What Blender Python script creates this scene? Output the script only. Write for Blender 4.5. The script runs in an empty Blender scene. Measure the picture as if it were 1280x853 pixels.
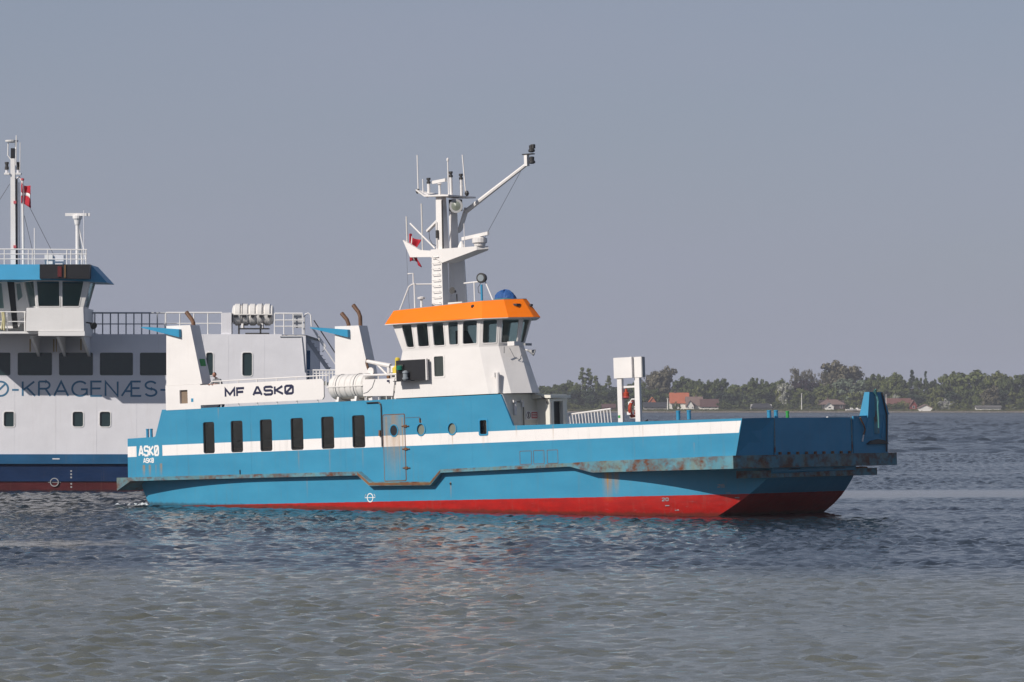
import bpy, bmesh, math, random
import numpy as np
from mathutils import Vector, Matrix, Euler

R = math.radians
rnd = random.Random(7)
scene = bpy.context.scene
COL = scene.collection

# ------------------------------------------------------------------ camera
cam_d = bpy.data.cameras.new('camera')
cam_d.sensor_width = 36.0
cam_d.lens = 140.625
cam_d.clip_start = 0.5
cam_d.clip_end = 9000.0
cam = bpy.data.objects.new('camera', cam_d)
cam.location = (0, 0, 4.2)
cam.rotation_euler = (R(90 + 0.8766), 0, 0)
COL.objects.link(cam)
scene.camera = cam

# ------------------------------------------------------------------ sky, sun, exposure
SUN_EL = R(33)
SUN_VEC = Vector((-0.744 * math.cos(SUN_EL), -0.669 * math.cos(SUN_EL), math.sin(SUN_EL))).normalized()
world = bpy.data.worlds.new('World')
scene.world = world
world.use_nodes = True
wn = world.node_tree
wn.nodes.clear()
sky = wn.nodes.new('ShaderNodeTexSky')
sky.sky_type = 'NISHITA'
sky.sun_disc = False
sky.sun_elevation = SUN_EL
sky.sun_rotation = math.atan2(SUN_VEC.x, SUN_VEC.y)
sky.altitude = 0
sky.air_density = 1.0
sky.dust_density = 0.8
sky.ozone_density = 4.5
bg = wn.nodes.new('ShaderNodeBackground')
bg.inputs['Strength'].default_value = 0.062
# summer haze in the lower sky, even all round the horizon and thinning upwards
tc = wn.nodes.new('ShaderNodeTexCoord')
sx_ = wn.nodes.new('ShaderNodeSeparateXYZ')
wn.links.new(tc.outputs['Generated'], sx_.inputs[0])
ex = wn.nodes.new('ShaderNodeMath'); ex.operation = 'MULTIPLY'; ex.inputs[1].default_value = -2.6
wn.links.new(sx_.outputs[2], ex.inputs[0])
ex2 = wn.nodes.new('ShaderNodeMath'); ex2.operation = 'EXPONENT'
wn.links.new(ex.outputs[0], ex2.inputs[0])
ex3 = wn.nodes.new('ShaderNodeMath'); ex3.operation = 'MULTIPLY'; ex3.inputs[1].default_value = 0.88; ex3.use_clamp = True
wn.links.new(ex2.outputs[0], ex3.inputs[0])
tint = wn.nodes.new('ShaderNodeMix')
tint.data_type = 'RGBA'
tint.inputs[7].default_value = (5.2, 5.5, 7.05, 1)
wo = wn.nodes.new('ShaderNodeOutputWorld')
mp_ = wn.nodes.new('ShaderNodeMapping'); mp_.inputs['Scale'].default_value = (3.0, 3.0, 14.0)
wn.links.new(tc.outputs['Generated'], mp_.inputs[0])
cn = wn.nodes.new('ShaderNodeTexNoise'); cn.inputs['Scale'].default_value = 2.2; cn.inputs['Detail'].default_value = 6
wn.links.new(mp_.outputs[0], cn.inputs['Vector'])
cm_ = wn.nodes.new('ShaderNodeMapRange'); cm_.inputs[1].default_value = 0.3; cm_.inputs[2].default_value = 0.7; cm_.inputs[3].default_value = 0.93; cm_.inputs[4].default_value = 1.07
wn.links.new(cn.outputs[0], cm_.inputs[0])
ex4 = wn.nodes.new('ShaderNodeMath'); ex4.operation = 'MULTIPLY'; ex4.use_clamp = True
wn.links.new(ex3.outputs[0], ex4.inputs[0]); wn.links.new(cm_.outputs[0], ex4.inputs[1])
wn.links.new(ex4.outputs[0], tint.inputs[0])
wn.links.new(sky.outputs[0], tint.inputs[6])
wn.links.new(tint.outputs[2], bg.inputs['Color'])
wn.links.new(bg.outputs[0], wo.inputs['Surface'])

sun_d = bpy.data.lights.new('sun', 'SUN')
sun_d.energy = 4.0
sun_d.angle = R(0.53)
sun_d.color = (1.0, 0.94, 0.87)
sun = bpy.data.objects.new('sun', sun_d)
sun.rotation_euler = SUN_VEC.to_track_quat('Z', 'Y').to_euler()
sun.location = SUN_VEC * 300
COL.objects.link(sun)

scene.view_settings.view_transform = 'Standard'
scene.view_settings.look = 'None'
scene.view_settings.exposure = 0.0
scene.view_settings.gamma = 1.0
scene.view_settings.use_curve_mapping = False

# ------------------------------------------------------------------ helpers
def tag(o, label=None, cat=None, group=None, kind=None):
    if label: o['label'] = label
    if cat: o['category'] = cat
    if group: o['group'] = group
    if kind: o['kind'] = kind
    return o

def empty(name, loc=(0, 0, 0), rot=(0, 0, 0)):
    o = bpy.data.objects.new(name, None)
    o.empty_display_size = 0.3
    COL.objects.link(o)
    o.location = loc
    o.rotation_euler = rot
    return o

class MB:
    """collects shapes and links them as one mesh object"""
    def __init__(self):
        self.v = []; self.f = []
    def add(self, verts, faces):
        b = len(self.v)
        self.v += [tuple(p) for p in verts]
        self.f += [tuple(i + b for i in q) for q in faces]
        return self
    def box(self, x0, x1, y0, y1, z0, z1):
        return self.add([(x0,y0,z0),(x1,y0,z0),(x1,y1,z0),(x0,y1,z0),(x0,y0,z1),(x1,y0,z1),(x1,y1,z1),(x0,y1,z1)],
                        [(0,3,2,1),(4,5,6,7),(0,1,5,4),(1,2,6,5),(2,3,7,6),(3,0,4,7)])
    def hexa(self, a, b):
        """two rings of equal length, joined and capped"""
        n = len(a)
        return self.add(list(a) + list(b), [tuple(range(n))[::-1], tuple(range(n, 2*n))] +
                        [(i, (i+1) % n, n + (i+1) % n, n + i) for i in range(n)])
    def prism_y(self, poly, y0, y1):
        return self.hexa([(p[0], y0, p[1]) for p in poly], [(p[0], y1, p[1]) for p in poly])
    def prism_z(self, poly, z0, z1):
        return self.hexa([(p[0], p[1], z0) for p in poly], [(p[0], p[1], z1) for p in poly])
    def prism_x(self, poly, x0, x1):
        return self.hexa([(x0, p[0], p[1]) for p in poly], [(x1, p[0], p[1]) for p in poly])
    def strip_y(self, top, bot, y0, y1):
        """a band between two polylines in x-z, given thickness in y"""
        for i in range(len(top) - 1):
            q = [bot[i], bot[i+1], top[i+1], top[i]]
            self.prism_y(q, y0, y1)
        return self
    def tube(self, pts, r, n=8):
        pts = [Vector(p) for p in pts]
        rs = r if isinstance(r, (list, tuple)) else [r] * len(pts)
        rings = []
        up = None
        for i, p in enumerate(pts):
            d = (pts[min(i+1, len(pts)-1)] - pts[max(i-1, 0)]).normalized()
            if up is None:
                up = Vector((0,0,1)) if abs(d.z) < 0.9 else Vector((1,0,0))
            s = d.cross(up).normalized(); up = s.cross(d).normalized()
            rings.append([p + (s * math.cos(2*math.pi*k/n) + up * math.sin(2*math.pi*k/n)) * rs[i] for k in range(n)])
        b = []; f = []
        for q in rings: b += q
        for i in range(len(rings) - 1):
            for k in range(n):
                f.append((i*n+k, i*n+(k+1) % n, (i+1)*n+(k+1) % n, (i+1)*n+k))
        f.append(tuple(range(n))[::-1]); f.append(tuple((len(rings)-1)*n + k for k in range(n)))
        return self.add(b, f)
    def lathe(self, c, axis, prof, n=20):
        """profile of (distance along axis, radius)"""
        a = Vector(axis).normalized(); c = Vector(c)
        return self.tube_var([c + a * t for t, r in prof], [max(r, 1e-3) for t, r in prof], a, n)
    def tube_var(self, pts, rs, a, n):
        up = Vector((0,0,1)) if abs(a.z) < 0.9 else Vector((1,0,0))
        s = a.cross(up).normalized(); up = s.cross(a).normalized()
        b = []; f = []
        for p, r in zip(pts, rs):
            b += [p + (s * math.cos(2*math.pi*k/n) + up * math.sin(2*math.pi*k/n)) * r for k in range(n)]
        m = len(pts)
        for i in range(m - 1):
            for k in range(n):
                f.append((i*n+k, i*n+(k+1) % n, (i+1)*n+(k+1) % n, (i+1)*n+k))
        f.append(tuple(range(n))[::-1]); f.append(tuple((m-1)*n + k for k in range(n)))
        return self.add(b, f)
    def torus(self, c, axis, R_, r, n=24, m=8, a0=0, a1=2*math.pi):
        a = Vector(axis).normalized(); c = Vector(c)
        up = Vector((0,0,1)) if abs(a.z) < 0.9 else Vector((1,0,0))
        s = a.cross(up).normalized(); up = s.cross(a).normalized()
        b = []; f = []
        for i in range(n):
            t = a0 + (a1 - a0) * i / n
            d = s * math.cos(t) + up * math.sin(t)
            for k in range(m):
                w = 2*math.pi*k/m
                b.append(c + d * (R_ + r*math.cos(w)) + a * (r*math.sin(w)))
        for i in range(n):
            for k in range(m):
                j = (i+1) % n
                f.append((i*m+k, j*m+k, j*m+(k+1) % m, i*m+(k+1) % m))
        return self.add(b, f)
    def build(self, name, m=None, parent=None, smooth=None, recalc=True, **tg):
        me = bpy.data.meshes.new(name)
        me.from_pydata(self.v, [], self.f)
        if recalc:
            bm = bmesh.new(); bm.from_mesh(me)
            bmesh.ops.recalc_face_normals(bm, faces=bm.faces)
            bm.to_mesh(me); bm.free()
        if smooth:
            for p in me.polygons: p.use_smooth = True
            me.set_sharp_from_angle(angle=R(smooth))
        o = bpy.data.objects.new(name, me)
        COL.objects.link(o)
        if m: me.materials.append(m)
        if parent: o.parent = parent
        tag(o, **tg)
        return o

def rrect(x0, x1, z0, z1, r, k=5):
    """rounded rectangle loop, counter-clockwise"""
    out = []
    for cx, cz, a in ((x1-r, z0+r, -90), (x1-r, z1-r, 0), (x0+r, z1-r, 90), (x0+r, z0+r, 180)):
        for i in range(k):
            t = R(a + 90*i/(k-1))
            out.append((cx + r*math.cos(t), cz + r*math.sin(t)))
    return out

def circ(cx, cz, rx, rz, n=20):
    return [(cx + rx*math.cos(2*math.pi*i/n), cz + rz*math.sin(2*math.pi*i/n)) for i in range(n)]

def frame_ring(mb, loop_in, loop_out, y0, y1):
    n = len(loop_in)
    a = [(p[0], y0, p[1]) for p in loop_in]; b = [(p[0], y0, p[1]) for p in loop_out]
    c = [(p[0], y1, p[1]) for p in loop_in]; d = [(p[0], y1, p[1]) for p in loop_out]
    f = []
    for i in range(n):
        j = (i+1) % n
        f += [(i, j, n+j, n+i), (2*n+i, 3*n+i, 3*n+j, 2*n+j), (n+i, n+j, 3*n+j, 3*n+i), (i, 2*n+i, 2*n+j, j)]
    mb.add(a + b + c + d, f)

def cut(o, mb):
    """subtract the shapes collected in mb from o"""
    c = mb.build('cutter', None, o.parent)
    bpy.context.view_layer.update()
    md = o.modifiers.new('b', 'BOOLEAN'); md.operation = 'DIFFERENCE'; md.object = c; md.solver = 'EXACT'
    dg = bpy.context.evaluated_depsgraph_get()
    me = bpy.data.meshes.new_from_object(o.evaluated_get(dg))
    o.modifiers.clear()
    old = o.data; o.data = me; me.name = o.name
    bpy.data.meshes.remove(old)
    cm = c.data
    bpy.data.objects.remove(c); bpy.data.meshes.remove(cm)

# ------------------------------------------------------------------ stroke lettering
def arc(cx, cy, rx, ry, a0, a1, n=14):
    return [(cx + rx*math.cos(R(a0 + (a1-a0)*i/n)), cy + ry*math.sin(R(a0 + (a1-a0)*i/n))) for i in range(n+1)]
def chamf(w, c=0.14, y0=0, y1=1):
    return [(c,y0),(w-c,y0),(w,y0+c),(w,y1-c),(w-c,y1),(c,y1),(0,y1-c),(0,y0+c),(c,y0)]
SQ = {  # squared lettering: width, strokes
 'M': (1.0, [[(0,0),(0,1),(0.5,0.25),(1,1),(1,0)]]),
 'F': (0.8, [[(0,0),(0,1),(0.8,1)], [(0,0.52),(0.7,0.52)]]),
 'A': (0.95, [[(0,0),(0.4,1),(0.55,1),(0.95,0)], [(0.14,0.28),(0.81,0.28)]]),
 'S': (0.85, [[(0.85,0.8),(0.85,0.88),(0.73,1),(0.12,1),(0,0.88),(0,0.64),(0.12,0.52),(0.73,0.52),(0.85,0.4),(0.85,0.12),(0.73,0),(0.12,0),(0,0.12),(0,0.22)]]),
 'K': (0.85, [[(0,0),(0,1)], [(0.85,1),(0.12,0.5),(0.9,0)]]),
 'Ø': (0.85, [chamf(0.85), [(0.06,0.06),(0.79,0.94)]]),
 '0': (0.6, [chamf(0.6)]), '2': (0.6, [[(0,0.9),(0.1,1),(0.5,1),(0.6,0.9),(0.6,0.6),(0,0.1),(0,0),(0.6,0)]]),
 '6': (0.6, [[(0.6,1),(0.1,1),(0,0.9),(0,0.1),(0.1,0),(0.5,0),(0.6,0.1),(0.6,0.45),(0.5,0.55),(0,0.55)]]),
 '1': (0.2, [[(0,0.85),(0.15,1),(0.15,0)]]), '5': (0.6, [[(0.6,1),(0,1),(0,0.55),(0.5,0.55),(0.6,0.45),(0.6,0.1),(0.5,0),(0,0)]]),
 ' ': (0.42, []), '-': (0.5, [[(0,0.45),(0.5,0.45)]]),
}
RD = {  # light round lettering
 'Ø': (1.0, [arc(0.5,0.5,0.5,0.5,0,360,28), [(0.12,0.1),(0.88,0.9)]]),
 '-': (0.42, [[(0,0.42),(0.42,0.42)]]),
 'K': (0.78, [[(0,0),(0,1)], [(0.74,1),(0.05,0.42)], [(0.24,0.6),(0.8,0)]]),
 'R': (0.72, [[(0,0),(0,1)], [(0,1),(0.42,1)] + arc(0.42,0.75,0.27,0.25,90,-90,10) + [(0,0.5)], [(0.42,0.5),(0.74,0)]]),
 'A': (0.9, [[(0,0),(0.45,1),(0.9,0)], [(0.16,0.33),(0.74,0.33)]]),
 'G': (0.96, [arc(0.5,0.5,0.5,0.5,42,322,24) + [(0.94,0.16),(0.94,0.46),(0.56,0.46)]]),
 'E': (0.66, [[(0.66,1),(0,1),(0,0),(0.68,0)], [(0,0.52),(0.6,0.52)]]),
 'N': (0.78, [[(0,0),(0,1),(0.78,0),(0.78,1)]]),
 'Æ': (1.25, [[(0,0),(0.62,1),(1.22,1)], [(0.62,1),(0.62,0),(1.25,0)], [(0.2,0.33),(0.62,0.33)], [(0.62,0.54),(1.15,0.54)]]),
 'S': (0.72, [arc(0.36,0.745,0.34,0.255,25,270,16) + arc(0.36,0.245,0.36,0.245,90,-160,16)]),
}
def text_strokes(s, font, gap):
    x = 0; out = []
    for ch in s:
        w, st = font[ch]
        out += [[(x + p[0], p[1]) for p in q] for q in st]
        x += w + gap
    return out, x - gap
def lettering(mb, s, font, x0, x1, z0, z1, y, thick, gap=0.28, slope=0.0):
    """raised letters in the x-z plane at depth y, fitted between x0..x1 and z0..z1"""
    st, W = text_strokes(s, font, gap)
    sx = (x1 - x0 - thick) / W; sz = (z1 - z0 - thick)
    k = 0
    for q in st:
        P = [Vector((x0 + thick/2 + p[0]*sx, z0 + thick/2 + p[1]*sz + slope*p[0]*sx)) for p in q]
        closed = (P[0] - P[-1]).length < 1e-6
        L = []; Rr = []
        n = len(P)
        for i in range(n):
            if closed:
                a = P[i-1] if i > 0 else P[-2]; b = P[i+1] if i < n-1 else P[1]
                d0 = (P[i] - a).normalized(); d1 = (b - P[i]).normalized()
            else:
                d0 = (P[i] - P[i-1]).normalized() if i else (P[1] - P[0]).normalized()
                d1 = (P[i+1] - P[i]).normalized() if i < n-1 else d0
            t = (d0 + d1)
            t = t.normalized() if t.length > 1e-4 else d0
            nrm = Vector((-t.y, t.x))
            c = max(0.45, nrm.dot(Vector((-d0.y, d0.x))))
            L.append(P[i] + nrm * (thick/2/c)); Rr.append(P[i] - nrm * (thick/2/c))
        yy = y - 0.0007 * (k % 5); k += 1
        m = len(P)
        mb.add([(p.x, yy, p.y) for p in L] + [(p.x, yy, p.y) for p in Rr],
               [(i, i+1, m+i+1, m+i) for i in range(m-1)])

# ------------------------------------------------------------------ materials
def newmat(name):
    m = bpy.data.materials.new(name); m.use_nodes = True
    nt = m.node_tree
    return m, nt, nt.nodes['Principled BSDF']
def nd(nt, t, **kw):
    n = nt.nodes.new(t)
    for k, v in kw.items(): setattr(n, k, v)
    return n
def ramp(nt, fac, p0, p1):
    n = nd(nt, 'ShaderNodeMapRange'); n.inputs[1].default_value = p0; n.inputs[2].default_value = p1
    nt.links.new(fac, n.inputs[0]); return n.outputs[0]
def mixc(nt, fac, a, b, blend='MIX'):
    n = nd(nt, 'ShaderNodeMix', data_type='RGBA', blend_type=blend)
    for s, v in ((0, fac), (6, a), (7, b)):
        if isinstance(v, (int, float)): n.inputs[s].default_value = v
        elif isinstance(v, tuple): n.inputs[s].default_value = v if len(v) == 4 else (*v, 1)
        else: nt.links.new(v, n.inputs[s])
    return n.outputs[2]
def mth(nt, op, a, b=None, c=None):
    n = nd(nt, 'ShaderNodeMath', operation=op)
    for i, v in enumerate((a, b, c)):
        if v is None: continue
        if isinstance(v, (int, float)): n.inputs[i].default_value = v
        else: nt.links.new(v, n.inputs[i])
    return n.outputs[0]
def noise(nt, vec, scale, detail=4, rough=0.55):
    n = nd(nt, 'ShaderNodeTexNoise'); n.inputs['Scale'].default_value = scale
    n.inputs['Detail'].default_value = detail; n.inputs['Roughness'].default_value = rough
    if vec is not None: nt.links.new(vec, n.inputs['Vector'])
    return n.outputs[0]
def mapping(nt, vec, sc=(1,1,1), loc=(0,0,0)):
    n = nd(nt, 'ShaderNodeMapping'); n.inputs['Scale'].default_value = sc; n.inputs['Location'].default_value = loc
    nt.links.new(vec, n.inputs[0]); return n.outputs[0]
def objco(nt):
    return nd(nt, 'ShaderNodeTexCoord').outputs['Object']

RUST = (0.10, 0.042, 0.022)
def paint(name, col, rough=0.42, var=0.12, dirt=0.0, rust=0.0, rustc=RUST, dirtc=(0.30, 0.21, 0.11), streak=True, wav=0.0):
    """painted steel: uneven tone, faint vertical dirt runs, rust patches"""
    m, nt, b = newmat(name)
    co = objco(nt)
    n1 = noise(nt, mapping(nt, co, (0.5, 0.5, 0.9)), 1.3, 5)
    c = mixc(nt, ramp(nt, n1, 0.3, 0.75), tuple(x*(1-var) for x in col), tuple(min(1, x*(1+var*0.6)) for x in col))
    if dirt:
        s = noise(nt, mapping(nt, co, (4.5, 4.5, 0.22)), 1.7, 5, 0.65)
        c = mixc(nt, mth(nt, 'MULTIPLY', ramp(nt, s, 0.56, 0.84), dirt), c, dirtc)
    if rust:
        s = noise(nt, mapping(nt, co, (1.0, 1.0, 1.3)), 1.9, 6, 0.62)
        f = ramp(nt, s, 0.635 - 0.22*rust, 0.775 - 0.16*rust)
        s3 = noise(nt, mapping(nt, co, (0.8, 0.8, 0.4), (7, 3, 1)), 2.4, 4, 0.6)
        c = mixc(nt, mth(nt, 'MULTIPLY', ramp(nt, s3, 0.45, 0.72), 0.75*rust), c, (0.21, 0.175, 0.075))
        f2 = noise(nt, co, 23, 3)
        rc = mixc(nt, f2, rustc, tuple(x*2.1 for x in rustc))
        c = mixc(nt, f, c, rc)
    nt.links.new(c, b.inputs['Base Color'])
    b.inputs['Specular IOR Level'].default_value = 0.22
    nr = noise(nt, co, 3.1, 3)
    rr = nd(nt, 'ShaderNodeMapRange'); rr.inputs[3].default_value = rough - 0.1; rr.inputs[4].default_value = rough + 0.14
    nt.links.new(nr, rr.inputs[0]); nt.links.new(rr.outputs[0], b.inputs['Roughness'])
    bp = nd(nt, 'ShaderNodeBump'); bp.inputs['Distance'].default_value = 0.02
    bp.inputs['Strength'].default_value = 0.25 + wav
    h = noise(nt, mapping(nt, co, (1.1, 1.1, 0.8)), 1.6 if wav else 4.0, 2)
    nt.links.new(h, bp.inputs['Height']); nt.links.new(bp.outputs[0], b.inputs['Normal'])
    return m

BLUE = (0.040, 0.270, 0.455)
WHITE = (0.80, 0.765, 0.735)
REDB = (0.50, 0.018, 0.012)

def hull_paint():
    """ferry plating: blue with a white band, red boot-topping, rust runs below openings"""
    m, nt, b = newmat('ferry_hull_paint')
    co = objco(nt)
    sep = nd(nt, 'ShaderNodeSeparateXYZ'); nt.links.new(co, sep.inputs[0])
    U, V, Z = sep.outputs
    n1 = noise(nt, mapping(nt, co, (0.35, 0.35, 0.8)), 1.3, 5)
    blue = mixc(nt, ramp(nt, n1, 0.3, 0.75), (0.038, 0.235, 0.385), (0.050, 0.282, 0.445))
    n2 = noise(nt, mapping(nt, co, (1, 1, 1.2)), 5.0, 6, 0.7)
    blue = mixc(nt, mth(nt, 'MULTIPLY', ramp(nt, n2, 0.60, 0.75), 0.30), blue, (0.12, 0.36, 0.50))
    red = mixc(nt, ramp(nt, noise(nt, mapping(nt, co, (0.6,0.6,2.2)), 2.2, 6, 0.65), 0.35, 0.7), (0.43, 0.011, 0.007), (0.29, 0.010, 0.008))
    white = mixc(nt, ramp(nt, n1, 0.3, 0.7), (0.80, 0.76, 0.73), (0.86, 0.82, 0.79))
    # white band, broken for the name near the stern
    zb = mth(nt, 'ADD', Z, mth(nt, 'MULTIPLY', U, -0.0010))
    band = mth(nt, 'MULTIPLY', mth(nt, 'GREATER_THAN', zb, 1.955), mth(nt, 'LESS_THAN', zb, 2.385))
    gap = mth(nt, 'MULTIPLY', mth(nt, 'GREATER_THAN', U, 0.56), mth(nt, 'LESS_THAN', U, 2.0))
    band = mth(nt, 'MULTIPLY', band, mth(nt, 'SUBTRACT', 1.0, gap))
    band = mth(nt, 'MULTIPLY', band, mth(nt, 'LESS_THAN', V, 0.01))
    edge = mth(nt, 'ADD', 30.385, mth(nt, 'MULTIPLY', mth(nt, 'SUBTRACT', Z, 1.955), 0.27))
    band = mth(nt, 'MULTIPLY', band, mth(nt, 'LESS_THAN', U, edge))
    c = mixc(nt, band, blue, white)
    # boot-topping
    wob = mth(nt, 'MULTIPLY', noise(nt, mapping(nt, co, (1,1,0.01)), 2.5, 4), 0.035)
    zr = mth(nt, 'ADD', mth(nt, 'ADD', Z, wob), mth(nt, 'MULTIPLY', U, 0.0058))
    c = mixc(nt, mth(nt, 'LESS_THAN', zr, -0.045), c, red)
    # faint weed and salt line just above the water
    # general vertical grime
    s = noise(nt, mapping(nt, co, (3.5, 3.5, 0.16)), 1.9, 5, 0.65)
    c = mixc(nt, mth(nt, 'MULTIPLY', ramp(nt, s, 0.55, 0.85), 0.34), c, (0.15, 0.17, 0.13))
    sc = noise(nt, mapping(nt, co, (0.9, 0.9, 5.0)), 3.0, 7, 0.75)
    c = mixc(nt, mth(nt, 'MULTIPLY', ramp(nt, sc, 0.62, 0.72), 0.35), c, (0.30, 0.42, 0.47))
    rp = noise(nt, mapping(nt, co, (1.6, 1.6, 0.5)), 3.3, 8, 0.75)
    c = mixc(nt, mth(nt, 'MULTIPLY', ramp(nt, rp, 0.70, 0.76), 0.7), c, (0.17, 0.085, 0.04))
    # wet, weedy band at the real waterline
    zw = mth(nt, 'ADD', Z, mth(nt, 'MULTIPLY', U, 0.0367))
    wl = mth(nt, 'ADD', zw, mth(nt, 'MULTIPLY', noise(nt, mapping(nt, co, (1,1,0.2)), 3.0, 5, 0.7), -0.22))
    c = mixc(nt, mth(nt, 'MULTIPLY', ramp(nt, wl, 0.06, -0.03), 0.62), c, (0.035, 0.030, 0.018))
    # rust runs at given places: u, half width, top z, length, strength
    runs = [(14.2,.62,3.2,2.8,.62),(13.86,.20,3.16,2.3,.75),(14.45,.13,2.6,2.0,.8),(14.64,.10,3.1,2.4,.8),(14.2,.10,2.4,1.9,.6),(15.56,.07,2.95,.8,.8),(17.1,.05,2.4,.6,.6),
            (18.6,.10,2.25,.5,.3),(9.3,.06,1.95,.9,.35),(10.9,.05,1.95,1.2,.35),(12.6,.05,1.95,.9,.30),(24.35,.28,.72,1.15,1.0),(24.7,.16,.72,.95,.8),(20.2,.06,2.6,.5,.4),
            (21.95,.04,2.55,.7,.45),(5.1,.05,3.8,.5,.35),(9.7,.05,.9,.9,.3),(16.95,.035,.55,.7,.9),
            (.95,.10,1.62,.52,.95),(1.28,.09,1.62,.52,.8),(1.62,.06,1.62,.5,.5),(1.9,.09,1.66,.55,.9),(28.4,.05,1.7,.5,.3),(26.1,.05,2.4,.9,.2)]
    rn = noise(nt, mapping(nt, co, (14, 14, 0.5)), 1.2, 4, 0.6)
    tot = None
    for u0, w, z1, ln, st in runs:
        a = ramp(nt, mth(nt, 'ABSOLUTE', mth(nt, 'SUBTRACT', U, u0)), w, 0.0)
        t = mth(nt, 'SUBTRACT', z1, Z)
        d = mth(nt, 'MULTIPLY', ramp(nt, t, -0.01, 0.03), ramp(nt, t, ln, ln*0.25))
        k = mth(nt, 'MULTIPLY', mth(nt, 'MULTIPLY', a, d), st)
        tot = k if tot is None else mth(nt, 'MAXIMUM', tot, k)
    tot = mth(nt, 'MULTIPLY', tot, ramp(nt, rn, 0.22, 0.52))
    tot = mth(nt, 'MULTIPLY', tot, mth(nt, 'LESS_THAN', V, 2.6))
    rc = mixc(nt, noise(nt, co, 9, 3), (0.33, 0.14, 0.035), (0.42, 0.27, 0.08))
    c = mixc(nt, tot, c, rc)
    nt.links.new(c, b.inputs['Base Color'])
    b.inputs['Roughness'].default_value = 0.42; b.inputs['Specular IOR Level'].default_value = 0.25
    bp = nd(nt, 'ShaderNodeBump'); bp.inputs['Distance'].default_value = 0.05; bp.inputs['Strength'].default_value = 0.5
    fr_ = mth(nt, 'SINE', mth(nt, 'MULTIPLY', U, 10.2))
    h = mth(nt, 'ADD', noise(nt, mapping(nt, co, (1.0, 1.0, 0.7)), 1.5, 2), mth(nt, 'MULTIPLY', fr_, 0.045))
    nt.links.new(h, bp.inputs['Height']); nt.links.new(bp.outputs[0], b.inputs['Normal'])
    return m

def simple(name, col, rough=0.5, metal=0.0, var=0.15, scale=3.0):
    m, nt, b = newmat(name)
    co = objco(nt)
    c = mixc(nt, noise(nt, co, scale, 4), tuple(x*(1-var) for x in col), tuple(min(1, x*(1+var)) for x in col))
    nt.links.new(c, b.inputs['Base Color'])
    b.inputs['Roughness'].default_value = rough; b.inputs['Metallic'].default_value = metal
    return m

def glass(name, tintc, refl=1.0):
    """thin tinted pane: looks through darkly, reflects at the surface"""
    m = bpy.data.materials.new(name); m.use_nodes = True
    nt = m.node_tree; nt.nodes.clear()
    tr = nd(nt, 'ShaderNodeBsdfTransparent'); tr.inputs[0].default_value = (*tintc, 1)
    gl = nd(nt, 'ShaderNodeBsdfGlossy'); gl.inputs['Roughness'].default_value = 0.03
    gl.inputs['Color'].default_value = (0.9, 0.95, 0.95, 1)
    fr = nd(nt, 'ShaderNodeFresnel'); fr.inputs[0].default_value = 1.55
    mx = nd(nt, 'ShaderNodeMixShader'); out = nd(nt, 'ShaderNodeOutputMaterial')
    f = mth(nt, 'MULTIPLY', fr.outputs[0], refl)
    nt.links.new(f, mx.inputs[0]); nt.links.new(tr.outputs[0], mx.inputs[1]); nt.links.new(gl.outputs[0], mx.inputs[2])
    nt.links.new(mx.outputs[0], out.inputs[0])
    return m

M = {}
M['hull'] = hull_paint()
M['blue'] = paint('blue_paint', BLUE, var=0.12, dirt=0.12)
M['rustblue'] = paint('rusty_blue_paint', (0.11, 0.29, 0.36), var=0.3, dirt=0.75, rust=0.86, rustc=(0.085, 0.034, 0.018), dirtc=(0.24, 0.21, 0.10))
M['rustbow'] = paint('heavily_rusted_blue_paint', (0.09, 0.25, 0.32), var=0.3, dirt=0.8, rust=1.05, rustc=(0.065, 0.028, 0.016), dirtc=(0.22, 0.17, 0.08))
M['white'] = paint('white_paint', WHITE, var=0.06, dirt=0.16, wav=0.2)
M['whitedirty'] = paint('stained_white_paint', (0.72, 0.69, 0.64), var=0.08, dirt=0.3)
M['orange'] = paint('orange_paint', (0.94, 0.20, 0.004), var=0.07, rough=0.5)
M['black'] = simple('black_paint', (0.012, 0.012, 0.014), 0.45)
M['dark'] = simple('dark_steel', (0.035, 0.033, 0.032), 0.55)
M['navy'] = simple('navy_letter_paint', (0.012, 0.014, 0.05), 0.5)
M['letter'] = simple('white_letter_paint', (0.82, 0.80, 0.77), 0.5, var=0.05)
M['grey'] = paint('grey_paint', (0.36, 0.36, 0.36), dirt=0.2)
M['deck'] = paint('deck_paint', (0.30, 0.29, 0.26), rust=0.2, rough=0.7)
M['interior'] = simple('cabin_lining', (0.22, 0.16, 0.11), 0.7)
M['rust'] = paint('rusted_steel', (0.21, 0.10, 0.05), var=0.4, rust=0.6, rough=0.8)
M['copper'] = paint('heat_stained_steel', (0.16, 0.085, 0.05), var=0.4, rough=0.5)
M['rubber'] = simple('rubber_seal', (0.02, 0.02, 0.022), 0.6)
M['glass'] = glass('tinted_glass', (0.68, 0.80, 0.77))
M['glassdark'] = glass('dark_glass', (0.62, 0.58, 0.52), 0.45)
M['glassbridge'] = glass('bridge_glass', (0.36, 0.55, 0.54), 1.0)
M['greyglass'] = simple('frosted_grey_glass', (0.19, 0.21, 0.17), 0.25)
M['lens'] = simple('lamp_glass', (0.25, 0.28, 0.30), 0.1)
M['green'] = simple('green_lamp', (0.0, 0.16, 0.09), 0.2)
M['greenpaint'] = simple('green_paint', (0.03, 0.30, 0.06), 0.5)
M['yellow'] = simple('yellow_plastic', (0.72, 0.55, 0.06), 0.45)
M['buoy'] = simple('orange_red_plastic', (0.40, 0.048, 0.018), 0.5)
M['fibre'] = paint('white_fibreglass', (0.77, 0.74, 0.70), var=0.05, dirt=0.12, rough=0.35)
M['strap'] = simple('grey_strap', (0.16, 0.16, 0.17), 0.7)
M['tarp'] = simple('blue_tarpaulin', (0.018, 0.085, 0.27), 0.6, var=0.3, scale=9)
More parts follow.
